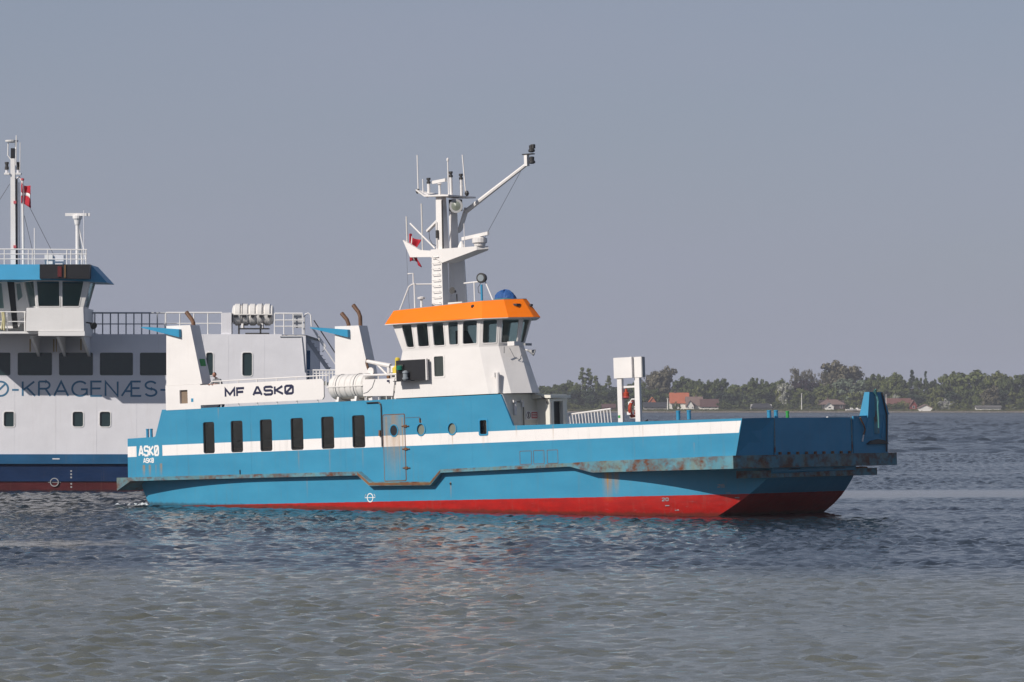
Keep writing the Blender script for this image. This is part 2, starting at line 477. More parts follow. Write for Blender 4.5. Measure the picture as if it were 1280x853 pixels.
M['flagred'] = simple('red_flag_cloth', (0.42, 0.010, 0.025), 0.8)
M['flagwhite'] = simple('white_flag_cloth', (0.75, 0.72, 0.70), 0.8)
M['rope'] = simple('teal_rope', (0.07, 0.22, 0.22), 0.9)
M['wire'] = simple('wire_rope', (0.10, 0.10, 0.11), 0.6)
M['signred'] = simple('red_sign_print', (0.55, 0.10, 0.12), 0.5)
M['signink'] = simple('sign_ink', (0.08, 0.04, 0.06), 0.5)
M['skin'] = simple('skin', (0.45, 0.21, 0.14), 0.5)
M['hair'] = simple('short_hair', (0.08, 0.05, 0.03), 0.8)
M['shirt'] = simple('grey_shirt', (0.20, 0.21, 0.22), 0.9)

# ------------------------------------------------------------------ sea
def wave_patch(x0, x1, dx, ys, l0, l1, n, steep, seed, spread, near):
    """short-crested chop on a grid: many small waves of differing direction"""
    xs = np.arange(x0, x1 + dx*.5, dx)
    X, Y = np.meshgrid(xs, ys)
    rg = np.random.RandomState(seed)
    Z = np.zeros_like(X)
    for i in range(n):
        lam = l0 * (l1 / l0) ** (i / (n - 1.0))
        ang = R(-72) + rg.normal(0, spread)
        k = 2*math.pi/lam
        ph = k*(X*math.cos(ang) + Y*math.sin(ang)) + rg.uniform(0, 6.28)
        Z += steep * lam * (np.sin(ph) + 0.25*np.cos(2*ph))
    g = np.zeros_like(X)                       # gusts: uneven patches of rougher and calmer water
    for i in range(16):
        lam = rg.uniform(6, 38) * (1 if near else 4); ang = rg.uniform(0, 6.28)
        g += np.sin(2*math.pi/lam*(X*math.cos(ang)*0.5 + Y*math.sin(ang)) + rg.uniform(0, 6.28))
    A = np.clip(1.0 + 0.09*g, 0.55, 1.5)
    if near:                                   # smooth slicks left by wakes, slightly calmer shallows in front
        sl = np.exp(-((Y - 183 - 0.05*(X-20) + 1.5*np.sin(X*.21)) / 9.0)**6) * (1/(1+np.exp(-(X-9)*0.8)))
        sl2 = np.exp(-((Y - 119 - 0.10*(X+10)) / 3.0)**4) * (1/(1+np.exp((X+9)*1.2)))
        A = A * (1 - 0.95*sl) * (1 - 0.8*sl2)
        A = A * (0.80 + 0.20/(1+np.exp(-(Y-98)*0.6)))
    m = 3.0
    edge = np.minimum.reduce([(X-x0)/m, (x1-X)/m, (Y-ys[0])/m, (ys[-1]-Y)/m])
    Z *= A * np.clip(edge, 0, 1)
    ny, nx = X.shape
    idx = np.arange(nx*ny).reshape(ny, nx)
    f = np.stack([idx[:-1,:-1], idx[:-1,1:], idx[1:,1:], idx[1:,:-1]], -1).reshape(-1, 4)
    return np.stack([X, Y, Z], -1).reshape(-1, 3), f
def waves():
    ys = [44.0]
    while ys[-1] < 329: ys.append(ys[-1] + 0.15 + 0.0013 * (ys[-1] - 44))
    ys[-1] = 330.0
    v1, f1 = wave_patch(-56, 56, 0.165, np.array(ys), 0.36, 1.15, 64, 0.0066, 3, 0.9, True)
    ys = [330.0]
    while ys[-1] < 1198: ys.append(ys[-1] + 0.8 + 0.0022 * (ys[-1] - 330))
    ys[-1] = 1200.0
    v2, f2 = wave_patch(-170, 170, 0.85, np.array(ys), 2.0, 5.0, 40, 0.0068, 8, 0.8, False)
    verts = v1.tolist() + v2.tolist(); faces = f1.tolist() + (f2 + len(v1)).tolist()
    for a, b, c, d in ((-700,700,-200,44),(-700,-56,44,330),(56,700,44,330),(-700,-170,330,1200),(170,700,330,1200),(-700,700,1200,1640)):
        n = len(verts); verts += [(a,c,0),(b,c,0),(b,d,0),(a,d,0)]; faces.append([n,n+1,n+2,n+3])
    me = bpy.data.meshes.new('sea')
    me.from_pydata(verts, [], faces)
    me.polygons.foreach_set('use_smooth', [True]*len(me.polygons))
    o = bpy.data.objects.new('sea', me); COL.objects.link(o)
    o['kind'] = 'structure'
    return o

def water_mat():
    m, nt, b = newmat('sea_water')
    co = objco(nt)
    sep = nd(nt, 'ShaderNodeSeparateXYZ'); nt.links.new(co, sep.inputs[0])
    wob = mth(nt, 'MULTIPLY', mth(nt, 'SUBTRACT', noise(nt, mapping(nt, co, (0.06, 0.06, 1)), 1.0, 4), 0.5), 16.0)
    y = mth(nt, 'ADD', sep.outputs[1], wob)
    shallow = ramp(nt, y, 103, 95)
    deep = mixc(nt, noise(nt, mapping(nt, co, (0.03, 0.05, 1)), 1.0, 3), (0.014, 0.021, 0.028), (0.022, 0.030, 0.034))
    sand = mixc(nt, noise(nt, mapping(nt, co, (0.10, 0.22, 1)), 1.0, 4), (0.120, 0.120, 0.082), (0.160, 0.158, 0.115))
    c = mixc(nt, shallow, deep, sand)
    nt.links.new(c, b.inputs['Base Color'])
    b.inputs['IOR'].default_value = 1.333
    rs = noise(nt, mapping(nt, co, (0.010, 0.045, 1)), 1.0, 5, 0.65)
    rfar = nd(nt, 'ShaderNodeMapRange'); rfar.inputs[1].default_value = 110; rfar.inputs[2].default_value = 900
    rfar.inputs[3].default_value = 0.08; rfar.inputs[4].default_value = 0.24
    nt.links.new(sep.outputs[1], rfar.inputs[0])
    rr = mth(nt, 'MULTIPLY', rfar.outputs[0], mth(nt, 'ADD', 0.45, mth(nt, 'MULTIPLY', rs, 1.1)))
    nt.links.new(rr, b.inputs['Roughness'])
    # fine ripples; calmer inside the slicks
    h1 = noise(nt, mapping(nt, co, (1.0, 1.5, 1)), 2.9, 4, 0.6)
    h2 = noise(nt, mapping(nt, co, (0.16, 0.30, 1)), 1.0, 4, 0.6)
    far = ramp(nt, sep.outputs[1], 600, 1200)
    h = mth(nt, 'ADD', mth(nt, 'MULTIPLY', h1, 0.030), mth(nt, 'MULTIPLY', mth(nt, 'MULTIPLY', h2, far), 0.9))
    def bandm(y0, hw, x0, sgn, sl):
        yy = mth(nt, 'SUBTRACT', sep.outputs[1], mth(nt, 'ADD', y0, mth(nt, 'MULTIPLY', sep.outputs[0], sl)))
        a = ramp(nt, mth(nt, 'ABSOLUTE', yy), hw*1.5, hw*0.6)
        x = ramp(nt, mth(nt, 'MULTIPLY', sep.outputs[0], sgn), x0*sgn - 2, x0*sgn + 3)
        return mth(nt, 'MULTIPLY', a, x)
    calm = mth(nt, 'MAXIMUM', mth(nt, 'MULTIPLY', bandm(182.0, 8.5, 9, 1, 0.05), 0.85), mth(nt, 'MULTIPLY', bandm(119, 2.6, -9, -1, 0.10), 0.6))
    h = mth(nt, 'MULTIPLY', h, mth(nt, 'SUBTRACT', 1.0, calm))
    bp = nd(nt, 'ShaderNodeBump'); bp.inputs['Distance'].default_value = 1.0; bp.inputs['Strength'].default_value = 1.0
    nt.links.new(h, bp.inputs['Height']); nt.links.new(bp.outputs[0], b.inputs['Normal'])
    return m
sea = waves()
sea.data.materials.append(water_mat())

# ------------------------------------------------------------------ far shore: land, beach
def shore_profile(x):
    return 1622 + 5*math.sin(x*0.011) + 2.5*math.sin(x*0.047 + 1)
mb = MB(); xs = [-690 + i*6 for i in range(231)]
rows = []
for x in xs:
    y0 = shore_profile(x)
    rows.append([(x, y0-6, -0.4), (x, y0, 0.10 + 0.08*math.sin(x*0.3)), (x, y0+6, 0.45 + 0.12*math.sin(x*0.21)), (x, y0+8, 0.62 + 0.08*math.sin(x*0.37))])
for a, b in zip(rows, rows[1:]):
    for i in range(3): mb.add([a[i], b[i], b[i+1], a[i+1]], [(0,1,2,3)])
sandm, nt, b = newmat('beach_sand')
co = objco(nt)
nt.links.new(mixc(nt, noise(nt, mapping(nt, co, (0.4,0.4,1)), 1.0, 5, 0.7), (0.10, 0.085, 0.062), (0.22, 0.175, 0.13)), b.inputs['Base Color'])
b.inputs['Roughness'].default_value = 0.95
mb.build('beach', sandm, kind='structure')
mb = MB(); rows = []
for x in xs:
    y0 = shore_profile(x)
    rows.append([(x, y0+7.5, 0.52 + 0.08*math.sin(x*0.37)), (x, y0+12, 0.85 + 0.1*math.sin(x*0.1)), (x, y0+40, 1.0), (x, 1760, 1.6), (x, 2600, 3.2)])
for a, b in zip(rows, rows[1:]):
    for i in range(4): mb.add([a[i], b[i], b[i+1], a[i+1]], [(0,1,2,3)])
landm, nt, b = newmat('grass_land')
co = objco(nt)
nt.links.new(mixc(nt, noise(nt, mapping(nt, co, (0.15,0.15,1)), 1.0, 6, 0.7), (0.05, 0.075, 0.025), (0.14, 0.13, 0.055)), b.inputs['Base Color'])
b.inputs['Roughness'].default_value = 1.0
mb.build('land', landm, kind='structure')
# boulders along the waterline
mb = MB()
for i in range(420):
    x = rnd.uniform(-40, 260); y = shore_profile(x) + rnd.uniform(-5, 2); s = rnd.uniform(0.2, 0.65)
    P = [(x + s*rnd.uniform(.6,1.2)*a, y + s*b_*rnd.uniform(.6,1), 0.05 + s*c*rnd.uniform(.5,.9)) for a, b_, c in ((1,0,0),(0,1,0),(-1,0,0),(0,-1,0),(0.1,0,1))]
    mb.add(P, [(0,1,4),(1,2,4),(2,3,4),(3,0,4)])
mb.build('shore_stones', simple('stone', (0.20,0.18,0.16), 0.9, var=0.4, scale=0.3), kind='stuff', label='rough stones scattered along the far waterline', cat='stones')

# ================================================================== the near ferry
PITCH, YAW = R(2.1), R(38)
SHIP_LOC = Vector((-15.677, 163.3, 0))
SHIP_ROT = Euler((0, -PITCH, -YAW))
SHIP_M = Matrix.Translation(SHIP_LOC) @ SHIP_ROT.to_matrix().to_4x4()
ferry = empty('ferry', SHIP_LOC, SHIP_ROT)
tag(ferry, 'blue and white car ferry with orange wheelhouse roof, nearest the camera', 'ferry')
def aboard(name, p, label, cat, group=None, rz=0.0):
    """a loose thing carried on the ferry; p in ship metres"""
    o = empty(name)
    o.matrix_world = SHIP_M @ Matrix.Translation(p) @ Matrix.Rotation(rz, 4, 'Z')
    tag(o, label, cat, group)
    return o
BEAM = 9.6

# --- lower hull
def lerp_tab(tab, z):
    for (z0, a), (z1, b) in zip(tab, tab[1:]):
        if z0 >= z >= z1: return a + (b - a) * (z0 - z) / (z0 - z1)
    return tab[-1][1]
U0 = [(1.01, 0.08), (0.86, 0.12), (0.4, 0.30), (0.0, 0.62), (-0.9, 1.5), (-1.6, 2.6)]
U1 = [(1.01, 30.45), (0.55, 30.45), (0.2, 30.15), (-0.3, 29.6), (-0.9, 28.7), (-1.6, 27.2)]
def side_v(u, z):
    a = max(0, min(1, (u - 22.4) / 8.1)); c = max(0, min(1, (8.0 - u) / 8.0))
    v = 2.05 * a ** 2.0 + 0.75 * c ** 2.2
    if z < -0.6: v += 0.35 * (-0.6 - z)
    return v
zl = [1.0, 0.8, 0.55, 0.2, -0.1, -0.4, -0.7, -1.0, -1.3, -1.6]
NS = 60
mb = MB()
grid = []
for i in range(NS + 1):
    s = i / NS
    ring = []
    for z in zl:
        u = lerp_tab(U0, z) * (1-s) + lerp_tab(U1, z) * s
        ring.append((u, side_v(u, z), z))
    ring += [(u, BEAM - v, z) for u, v, z in reversed(ring)]
    grid.append(ring)
nr = len(grid[0])
vv = [p for g in grid for p in g]; ff = []
for i in range(NS):
    for k in range(nr):
        ff.append((i*nr+k, (i+1)*nr+k, (i+1)*nr+(k+1) % nr, i*nr+(k+1) % nr))
for i in (0, NS):
    for k in range(len(zl) - 1):
        ff.append((i*nr+k, i*nr+k+1, i*nr+nr-2-k, i*nr+nr-1-k))
mb.add(vv, ff)
mb.build('hull', M['hull'], ferry, smooth=28)
MB().prism_z([(0.05,0.02),(30.1,0.02),(30.42,1.9),(30.42,BEAM-0.02),(0.05,BEAM-0.02)], 0.97, 1.13).build('deck', M['deck'], ferry)

# --- starboard side plating with openings
side = [(0.05,1.0),(30.19,1.0),(30.56,2.50),(20.05,2.585),(19.5,3.79),(2.03,3.82),(1.63,2.76),(1.55,2.735),(0.08,2.71)]
plate = MB().prism_y(side, 0.0, 0.09).build('side_plating', M['hull'], ferry)
WIN = [(4.25,4.86),(5.745,6.38),(7.30,7.935),(8.92,9.57),(10.51,11.165),(12.10,12.745)]
PORT = [(15.563, 2.586), (17.099, 2.567)]
cm = MB()
for a, b in WIN: cm.prism_y(rrect(a, b, 1.98, 3.24, 0.09), -0.1, 0.3)
for u, z in PORT: cm.prism_y(circ(u, z, 0.205, 0.225), -0.1, 0.3)
cm.prism_y(rrect(18.43, 18.82, 2.28, 2.87, 0.06), -0.1, 0.3)
cut(plate, cm)
for a, b in WIN:
    lp = rrect(a, b, 1.98, 3.24, 0.09); li = rrect(a+.03, b-.03, 2.01, 3.21, 0.07)
    f = MB(); frame_ring(f, li, lp, 0.03, 0.088); w = f.build('window', M['rubber'], ferry)
    MB().prism_y(li, 0.060, 0.070).build('pane', M['glassdark'], w)
    MB().box(a+.05, b-.02, 0.10, 0.16, 2.10, 2.13).build('inner_rail', M['copper'], w)
for i in range(11):
    u = 4.0 + i*.82
    st_ = MB().box(u, u+.45, 1.0, 1.9, 1.29, 1.74).build('cabin_seat', M['copper'], ferry)
    MB().hexa([(u,1.0,1.74),(u+.12,1.0,1.74),(u+.12,1.9,1.74),(u,1.9,1.74)],[(u-.12,1.05,2.45),(u-.02,1.05,2.45),(u-.02,1.85,2.45),(u-.12,1.85,2.45)]).build('seat_back', M['copper'], st_)
for u, z in PORT:
    f = MB(); frame_ring(f, circ(u, z, .19, .21), circ(u, z, .235, .255), -0.025, 0.02); w = f.build('porthole', M['blue'], ferry)
    MB().prism_y(circ(u, z, .20, .22), 0.045, 0.055).build('pane', M['greyglass'], w)
f = MB(); frame_ring(f, rrect(18.46, 18.79, 2.31, 2.84, .05), rrect(18.40, 18.85, 2.25, 2.90, .07), -0.02, 0.03); w = f.build('window', M['blue'], ferry)
MB().prism_y(rrect(18.44, 18.81, 2.29, 2.86, .05), 0.075, 0.083).build('pane', M['glassdark'], w)
MB().box(18.66, 18.79, 0.10, 0.14, 2.29, 2.85).build('curtain', M['whitedirty'], w)
# hull door
d = MB().prism_y(rrect(13.70, 14.745, 0.66, 3.19, 0.05), -0.014, 0.004)
door = d.build('door', M['hull'], ferry, label='rust streaked hull door with a round port')
f = MB(); frame_ring(f, rrect(13.70, 14.745, 0.66, 3.19, .05), rrect(13.665, 14.78, 0.625, 3.225, .06), -0.006, 0.004); f.build('door_seal', M['rust'], door)
f = MB(); frame_ring(f, circ(14.224, 2.585, .175, .205), circ(14.224, 2.585, .215, .245), -0.035, -0.01); f.build('port_rim', M['blue'], door)
MB().prism_y(circ(14.224, 2.585, .18, .21), -0.022, -0.012).build('port_pane', M['black'], door)
for z in (1.13, 1.86, 2.74):
    MB().tube([(14.62,-.03,z),(14.98,-.03,z-.005)], 0.022, 6).box(14.72,14.86,-.045,-.005,z-.05,z+.05).build('hinge', M['rust'], door)
MB().tube([(13.60,-.03,3.62),(13.62,-.03,3.5),(13.62,-.035,1.98)], 0.028, 6).build('drain_pipe', M['dark'], ferry)
MB().tube([(12.9,-.02,3.70),(13.5,-.02,3.70),(13.60,-.03,3.62)], 0.035, 6).build('drain_gutter', M['black'], ferry)
MB().tube([(13.52,-.03,2.62),(13.52,-.05,2.40)], 0.045, 6).build('door_stop', M['rust'], ferry)
MB().tube([(15.54,-.03,3.02),(15.54,-.03,2.85)], 0.03, 6).box(14.8,15.54,-.012,-.004,3.055,3.065).build('wiper_bracket', M['rust'], ferry)
MB().tube([(16.95,-.02,0.50),(16.96,-.02,0.44)], 0.04, 6).build('overboard_outlet', M['dark'], ferry)
MB().tube([(6.2,-.03,1.10),(6.2,-.03,1.28)], 0.02, 6).build('handgrip', M['dark'], ferry)
for u0, u1 in ((20.35,20.88),(21.0,21.48),(21.65,22.13)):
    f = MB(); frame_ring(f, rrect(u0, u1, 1.12, 1.60, .03), rrect(u0-.018, u1+.018, 1.10, 1.618, .035), -0.006, 0.01); f.build('welded_cover', M['rust'], ferry)
# plating seams
for u in (3.4, 6.8, 11.7, 18.05, 21.9, 25.6, 28.6):
    MB().box(u-.006, u+.006, -0.004, 0.01, 1.14, 2.45 if u > 20 else 3.75).build('weld_seam', M['blue'] if u > 99 else M['hull'], ferry)

# --- rubbing rails
top = [(-0.35,1.13),(5.0,1.10),(12.51,1.05),(13.10,.635),(16.13,.565),(16.65,1.025),(22.87,1.10),(23.9,1.13),(30.28,1.165)]
bot = [(-0.35,.98),(5.0,.95),(12.50,.90),(13.08,.475),(16.15,.43),(16.66,.895),(22.86,.965),(23.9,.715),(30.28,.69)]
MB().strip_y(top, bot, -0.25, 0.03).build('rub_rail', M['rustblue'], ferry)
MB().strip_y([(12.51,1.02),(13.10,.60),(16.13,.53),(16.65,.99)], [(12.51,.93),(13.09,.50),(16.14,.455),(16.655,.92)], -0.262, -0.24).build('rail_capping', M['rust'], ferry)
MB().prism_y([(-0.35,.99),(-0.35,.60),(0.45,.99)], -0.25, 1.2).build('stern_bracket', M['rustblue'], ferry)
MB().prism_z([(30.28,-.25),(30.72,2.0),(30.74,9.98),(29.6,9.98),(29.6,9.62),(30.40,9.62),(30.40,1.9),(30.16,0.05)], 0.69, 1.16).build('bow_fender', M['rustbow'], ferry)
MB().prism_z([(29.98,.35),(30.38,1.3),(30.46,9.0),(29.9,9.0),(29.9,1.4)], 0.33, 0.60).build('lower_bow_fender', M['rustbow'], ferry)
for v in (3.0, 6.0, 7.5):
    MB().prism_x([(v,.60),(v+.9,.60),(v+.8,.66),(v+.1,.66)], 30.15, 30.45).build('fender_pad', M['rust'], ferry)
MB().prism_z([(-0.3,-.22),(-0.05,-.22),(-0.05,9.42),(-0.3,9.42)], 0.97, 1.12).build('stern_fender', M['rustblue'], ferry)

# --- bow: chamfer plates, ramp, ramp post
MB().hexa([(30.19,0.02,1.13),(30.50,2.0,1.13),(30.42,2.02,1.13),(30.10,0.08,1.13)],
          [(30.555,0.02,2.50),(30.60,1.98,2.52),(30.52,2.02,2.52),(30.46,0.08,2.50)]).build('bow_bulwark', M['blue'], ferry)
ramp_o = MB().box(30.40, 30.525, 2.06, 7.27, 1.145, 2.515).build('bow_ramp', M['blue'], ferry)
for v in (2.08, 7.22): MB().box(30.51, 30.545, v-.035, v+.035, 1.2, 2.5).build('ramp_edge', M['rustblue'], ramp_o)
for i in range(9):
    v = 2.36 + i*0.58
    MB().prism_x([(v-.06,1.16),(v+.06,1.16),(v+.045,1.26),(v-.045,1.26)], 30.46, 30.60).build('ramp_hinge', M['rust'], ramp_o)
for i, v in enumerate((2.8, 3.7, 4.6, 5.5, 6.4)): MB().box(30.33, 30.405, v-.04, v+.04, 1.25, 2.48).build('ramp_stiffener', M['blue'], ramp_o)
MB().box(30.42, 30.50, 5.7, 7.1, 2.517, 2.55).build('ramp_lip', M['whitedirty'], ramp_o)
post = MB().hexa([(30.47,7.31,1.13),(30.54,7.31,1.13),(30.54,9.66,1.13),(30.20,9.66,1.13)],
                 [(30.50,7.33,2.56),(30.56,7.33,2.56),(30.56,9.76,2.62),(30.20,9.76,2.62)])
post.hexa([(30.20,8.26,2.50),(30.59,8.28,2.50),(30.59,9.78,2.62),(30.20,9.78,2.62)],
          [(30.38,8.42,3.47),(30.59,8.44,3.47),(30.59,9.36,3.47),(30.38,9.36,3.47)])
po = post.build('ramp_post', M['blue'], ferry)
MB().prism_x([(8.15,1.5),(9.6,1.5),(9.4,1.62),(8.9,1.68),(8.4,1.62)], 30.55, 30.66).build('hook_plate', M['dark'], po)
MB().hexa([(30.52,8.72,1.9),(30.64,8.82,1.9),(30.64,8.98,1.9),(30.52,9.1,1.9)], [(30.56,8.74,3.3),(30.66,8.84,3.3),(30.66,8.94,3.3),(30.56,9.06,3.3)]).build('guide', M['rustblue'], po)
for v0, v1 in ((8.05,8.62),(9.22,9.62)):
    MB().prism_x([(v0,1.75),(v1,1.75),(v1,2.5),((v0+v1)/2,2.6)], 30.54, 30.575).build('stiffener_plate', M['blue'], po)
MB().tube([(30.60,9.5,1.2),(30.62,9.56,2.6),(30.62,9.26,3.45)], 0.03, 6).build('pipe', M['dark'], po)
MB().tube([(30.60,8.9,3.40),(30.62,8.82,3.56),(30.62,8.70,3.50),(30.66,8.86,3.30),(30.67,8.90,3.12),(30.68,8.85,2.95),(30.70,8.84,2.5),(30.70,8.84,2.1)], 0.035, 6).build('lifting_rope', M['rope'], po)
MB().tube([(30.62,7.70,2.50),(30.62,7.95,2.2),(30.62,8.02,2.05),(30.62,7.90,1.85)], 0.03, 6).build('securing_chain', M['rust'], po)
MB().tube([(30.62,7.90,1.85),(30.61,7.82,1.6)], 0.03, 6).build('securing_tackle', M['whitedirty'], po)

# --- port side, stern
MB().prism_y([(0.05,1.0),(30.5,1.0),(30.5,2.48),(10.4,2.48),(9.6,3.6),(3.6,3.6),(2.9,2.68),(0.05,2.68)], BEAM-.1, BEAM-.01).build('port_plating', M['blue'], ferry)
MB().box(3.7, 9.5, 7.9, 9.1, 1.14, 3.62).build('port_casing', M['white'], ferry)
MB().box(0.05, 0.14, 0.1, BEAM-.1, 1.0, 2.69).build('stern_bulwark', M['blue'], ferry)
MB().box(0.14, 2.1, 0.1, 4.1, 2.02, 2.12).build('mooring_deck', M['deck'], ferry)
# --- starboard casing: roof, inner wall, ends, forward bulkhead
MB().box(2.06, 19.42, 0.09, 4.12, 3.70, 3.785).build('casing_roof', M['deck'], ferry)
MB().box(2.06, 19.4, 4.05, 4.12, 1.14, 3.70).build('casing_inner_wall', M['white'], ferry)
MB().box(2.06, 19.40, 2.3, 2.36, 1.3, 3.70).build('cabin_bulkhead', M['interior'], ferry)
MB().box(2.06, 19.40, 0.10, 2.3, 1.25, 1.29).build('cabin_floor', M['interior'], ferry)
MB().box(2.04, 2.12, 0.09, 4.12, 1.14, 3.785).build('casing_aft_wall', M['blue'], ferry)
M['cream'] = paint('cream_paint', (0.80, 0.77, 0.68), var=0.06, dirt=0.25)
fb = MB().box(19.42, 19.50, 0.092, 4.14, 1.14, 3.80).build('forward_bulkhead', M['cream'], ferry)
MB().prism_y([(19.5,1.14),(20.02,1.14),(20.02,2.62),(19.52,3.78),(19.5,3.78)], 0.092, 0.12).build('bulkhead_bracket', M['whitedirty'], ferry)
for v, z0 in ((.80,3.0),(1.28,3.3)):
    MB().tube([(19.56,v-.14,3.52),(19.56,v,3.52),(19.56,v,z0)], 0.06, 8).build('vent_pipe', M['white'], ferry)
MB().tube([(19.55,.86,3.5),(19.55,1.22,3.5)], 0.015, 5).tube([(19.55,1.32,3.3),(19.55,1.32,2.6)], 0.02, 5).build('cable', M['dark'], ferry)
ns = MB().box(19.505, 19.525, 1.50, 2.26, 2.81, 3.17).build('notice_sign', M['letter'], ferry)
MB().box(19.526, 19.531, 1.84, 2.20, 2.87, 3.11).build('red_panel', M['signred'], ns)
r_ = MB()
n = 20
def disc_x(mb_, x, v, z, r0, r1, n=20):
    mb_.add([(x, v + r*math.cos(2*math.pi*k/n), z + r*math.sin(2*math.pi*k/n)) for r in (r0, r1) for k in range(n)],
            [(k, (k+1) % n, n+(k+1) % n, n+k) for k in range(n)])
disc_x(r_, 19.528, 1.66, 2.99, .10, .13)
r_.box(19.526, 19.530, 1.63, 1.69, 2.91, 3.07)
r_.build('pictogram', M['signink'], ns)
for i in range(3): MB().box(19.532, 19.534, 1.88, 2.16, 2.92+.06*i, 2.945+.06*i).build('print_line', M['letter'], ns)
# companionway with open door
cw = MB().box(20.1, 20.3, 1.98, 2.24, 1.14, 3.60).box(20.1, 20.3, 2.82, 3.08, 1.14, 3.60).box(20.1, 20.3, 2.24, 2.82, 3.50, 3.60).build('companionway', M['cream'], ferry)
MB().box(19.5, 20.1, 2.22, 3.05, 1.14, 3.60).build('companionway_casing', M['cream'], ferry)
MB().box(20.102, 20.13, 2.24, 2.82, 1.14, 3.50).build('doorway_shade', M['black'], cw)  # black sheet painting the dark interior behind the open door
MB().prism_y([(19.5,3.62),(20.42,3.62),(20.42,3.73),(19.5,3.78)], 1.90, 3.16).build('canopy', M['cream'], cw)
MB().box(20.30,20.33,2.02,2.06,2.60,3.45).build('door_jamb', M['grey'], cw)
MB().tube([(20.2,1.6,3.66),(20.2,1.9,3.60),(20.22,1.93,3.4)], 0.025, 5).build('floodlight_bracket', M['dark'], cw)

# --- lettering on the hull
L = MB(); lettering(L, 'ASKØ', SQ, 0.67, 1.82, 1.955, 2.40, -0.006, 0.082, 0.34); L.build('lettering', M['letter'], ferry)
L = MB(); lettering(L, 'ASKØ', SQ, 0.93, 1.52, 1.685, 1.895, -0.006, 0.040, 0.34); L.build('lettering', M['letter'], ferry)
def draught(u, z, s, h=0.13):
    L = MB(); v = side_v(u, z) - 0.016
    lettering(L, s, SQ, u, u + .26, z, z + h, v, 0.028, 0.3)
    for p in range(len(L.v)):
        x, y_, z_ = L.v[p]; L.v[p] = (x, side_v(x, z_) - 0.012, z_)
    L.build('draught_mark', M['lens'], ferry)
draught(28.55, 0.02, '26'); draught(26.5, -0.42, '20')
for u, z in ((28.85,-.20),(29.15,-.38),(26.62,-.60),(26.95,-.78)):
    L = MB(); L.add([(x, side_v(x, zz)-.012, zz) for x, zz in ((u,z),(u+.16,z),(u+.16,z+.03),(u,z+.03))], [(0,1,2,3)]); L.build('draught_tick', M['lens'], ferry)
pl = MB(); frame_ring(pl, circ(12.92, .02, .125, .145, 24), circ(12.92, .02, .16, .18, 24), -0.012, 0.002)
pl.box(12.66,13.18,-.014,-.002,.01,.035).tube([(12.66,-.01,.06),(12.72,-.01,.16)],.012,4).tube([(13.18,-.01,.06),(13.12,-.01,.16)],.012,4)
pl.build('load_line_mark', M['letter'], ferry)

# --- funnels
def funnel(du, dv, near):
    f = MB().prism_y([(2.39+du,7.205),(3.70+du,7.18),(4.27+du,4.79)] + ([(4.35+du,3.64),(2.30+du,3.64)] if not near else [(2.31,4.79)]), dv, dv+.55)
    o = f.build('funnel', M['white'], ferry)
    MB().hexa([(1.09+du,dv-.08,7.19),(3.22+du,dv-.16,6.71),(3.22+du,dv-.01,6.71),(1.09+du,dv+.40,7.19)],
              [(1.09+du,dv-.08,7.23),(3.22+du,dv-.16,7.03),(3.22+du,dv-.01,7.03),(1.09+du,dv+.40,7.23)]).build('funnel_wing', M['blue'], o)
    e = [(3.60,.30,7.1,),(3.60,.30,7.28),(3.52,.30,7.42),(3.24,.30,7.72)] if near else None
    pipes = [e] if near else [[(2.98,.2,7.1),(2.98,.2,7.26),(2.9,.2,7.46),(2.62,.2,7.74)],[(3.50,.35,7.1),(3.50,.35,7.55),(3.42,.35,7.75),(3.14,.35,8.06)]]
    for q in pipes:
        MB().tube([(a+du, b_+dv, c) for a, b_, c in q], [.085,.085,.085,.09], 10).build('exhaust_pipe', M['copper'], o)
    return o
fn = funnel(0, 0.0, True)
funnel(2.13, 8.0, False)
sg = MB(); sg.add([(4.02-.14*0,.0,0)]*0, []) 
# escape sign on the forward slope of the near funnel
nx_ = Vector((2.39, 0, 0.57)).normalized(); dn = Vector((0.57, 0, -2.39)).normalized()
def on_slope(t, v): 
    p = Vector((3.70, 0, 7.18)) + dn * t + nx_ * 0.01
    return (p.x, v, p.z)
MB().add([on_slope(1.42,.12), on_slope(1.42,.44), on_slope(1.72,.44), on_slope(1.72,.12)], [(0,1,2,3)]).build('escape_sign', M['greenpaint'], fn)
vb = MB().box(2.27, 4.17, -0.012, 1.3, 3.79, 4.785).build('ventilation_box', M['white'], ferry)
c_ = MB().box(3.035, 3.47, -.1, .12, 4.03, 4.575); cut(vb, c_)
MB().box(3.04, 3.465, .09, .118, 4.035, 4.57).build('louvre', M['interior'], vb)
MB().box(3.66, 3.78, -.018, -.013, 4.08, 4.22).build('sticker', M['blue'], vb)

# --- name board along the upper deck rail, rail above it
nb = MB().prism_y([(4.17,3.93),(10.62,3.92),(10.71,4.02),(10.71,4.62),(10.62,4.735),(4.17,4.735)], -0.02, 0.04).build('name_board', M['white'], ferry)
L = MB(); lettering(L, 'MF ASKØ', SQ, 5.49, 9.16, 4.175, 4.575, -0.026, 0.095, 0.30); L.build('lettering', M['navy'], nb)
for u in (5.21, 6.16, 7.16, 8.2, 9.24, 10.32):
    MB().tube([(u,.06,3.78),(u,.06,4.86)], 0.024, 6).build('rail_post', M['white'], ferry)
MB().tube([(4.55,.06,4.70),(4.75,.06,4.86),(10.9,.06,4.86)], 0.026, 6).build('hand_rail', M['white'], ferry)
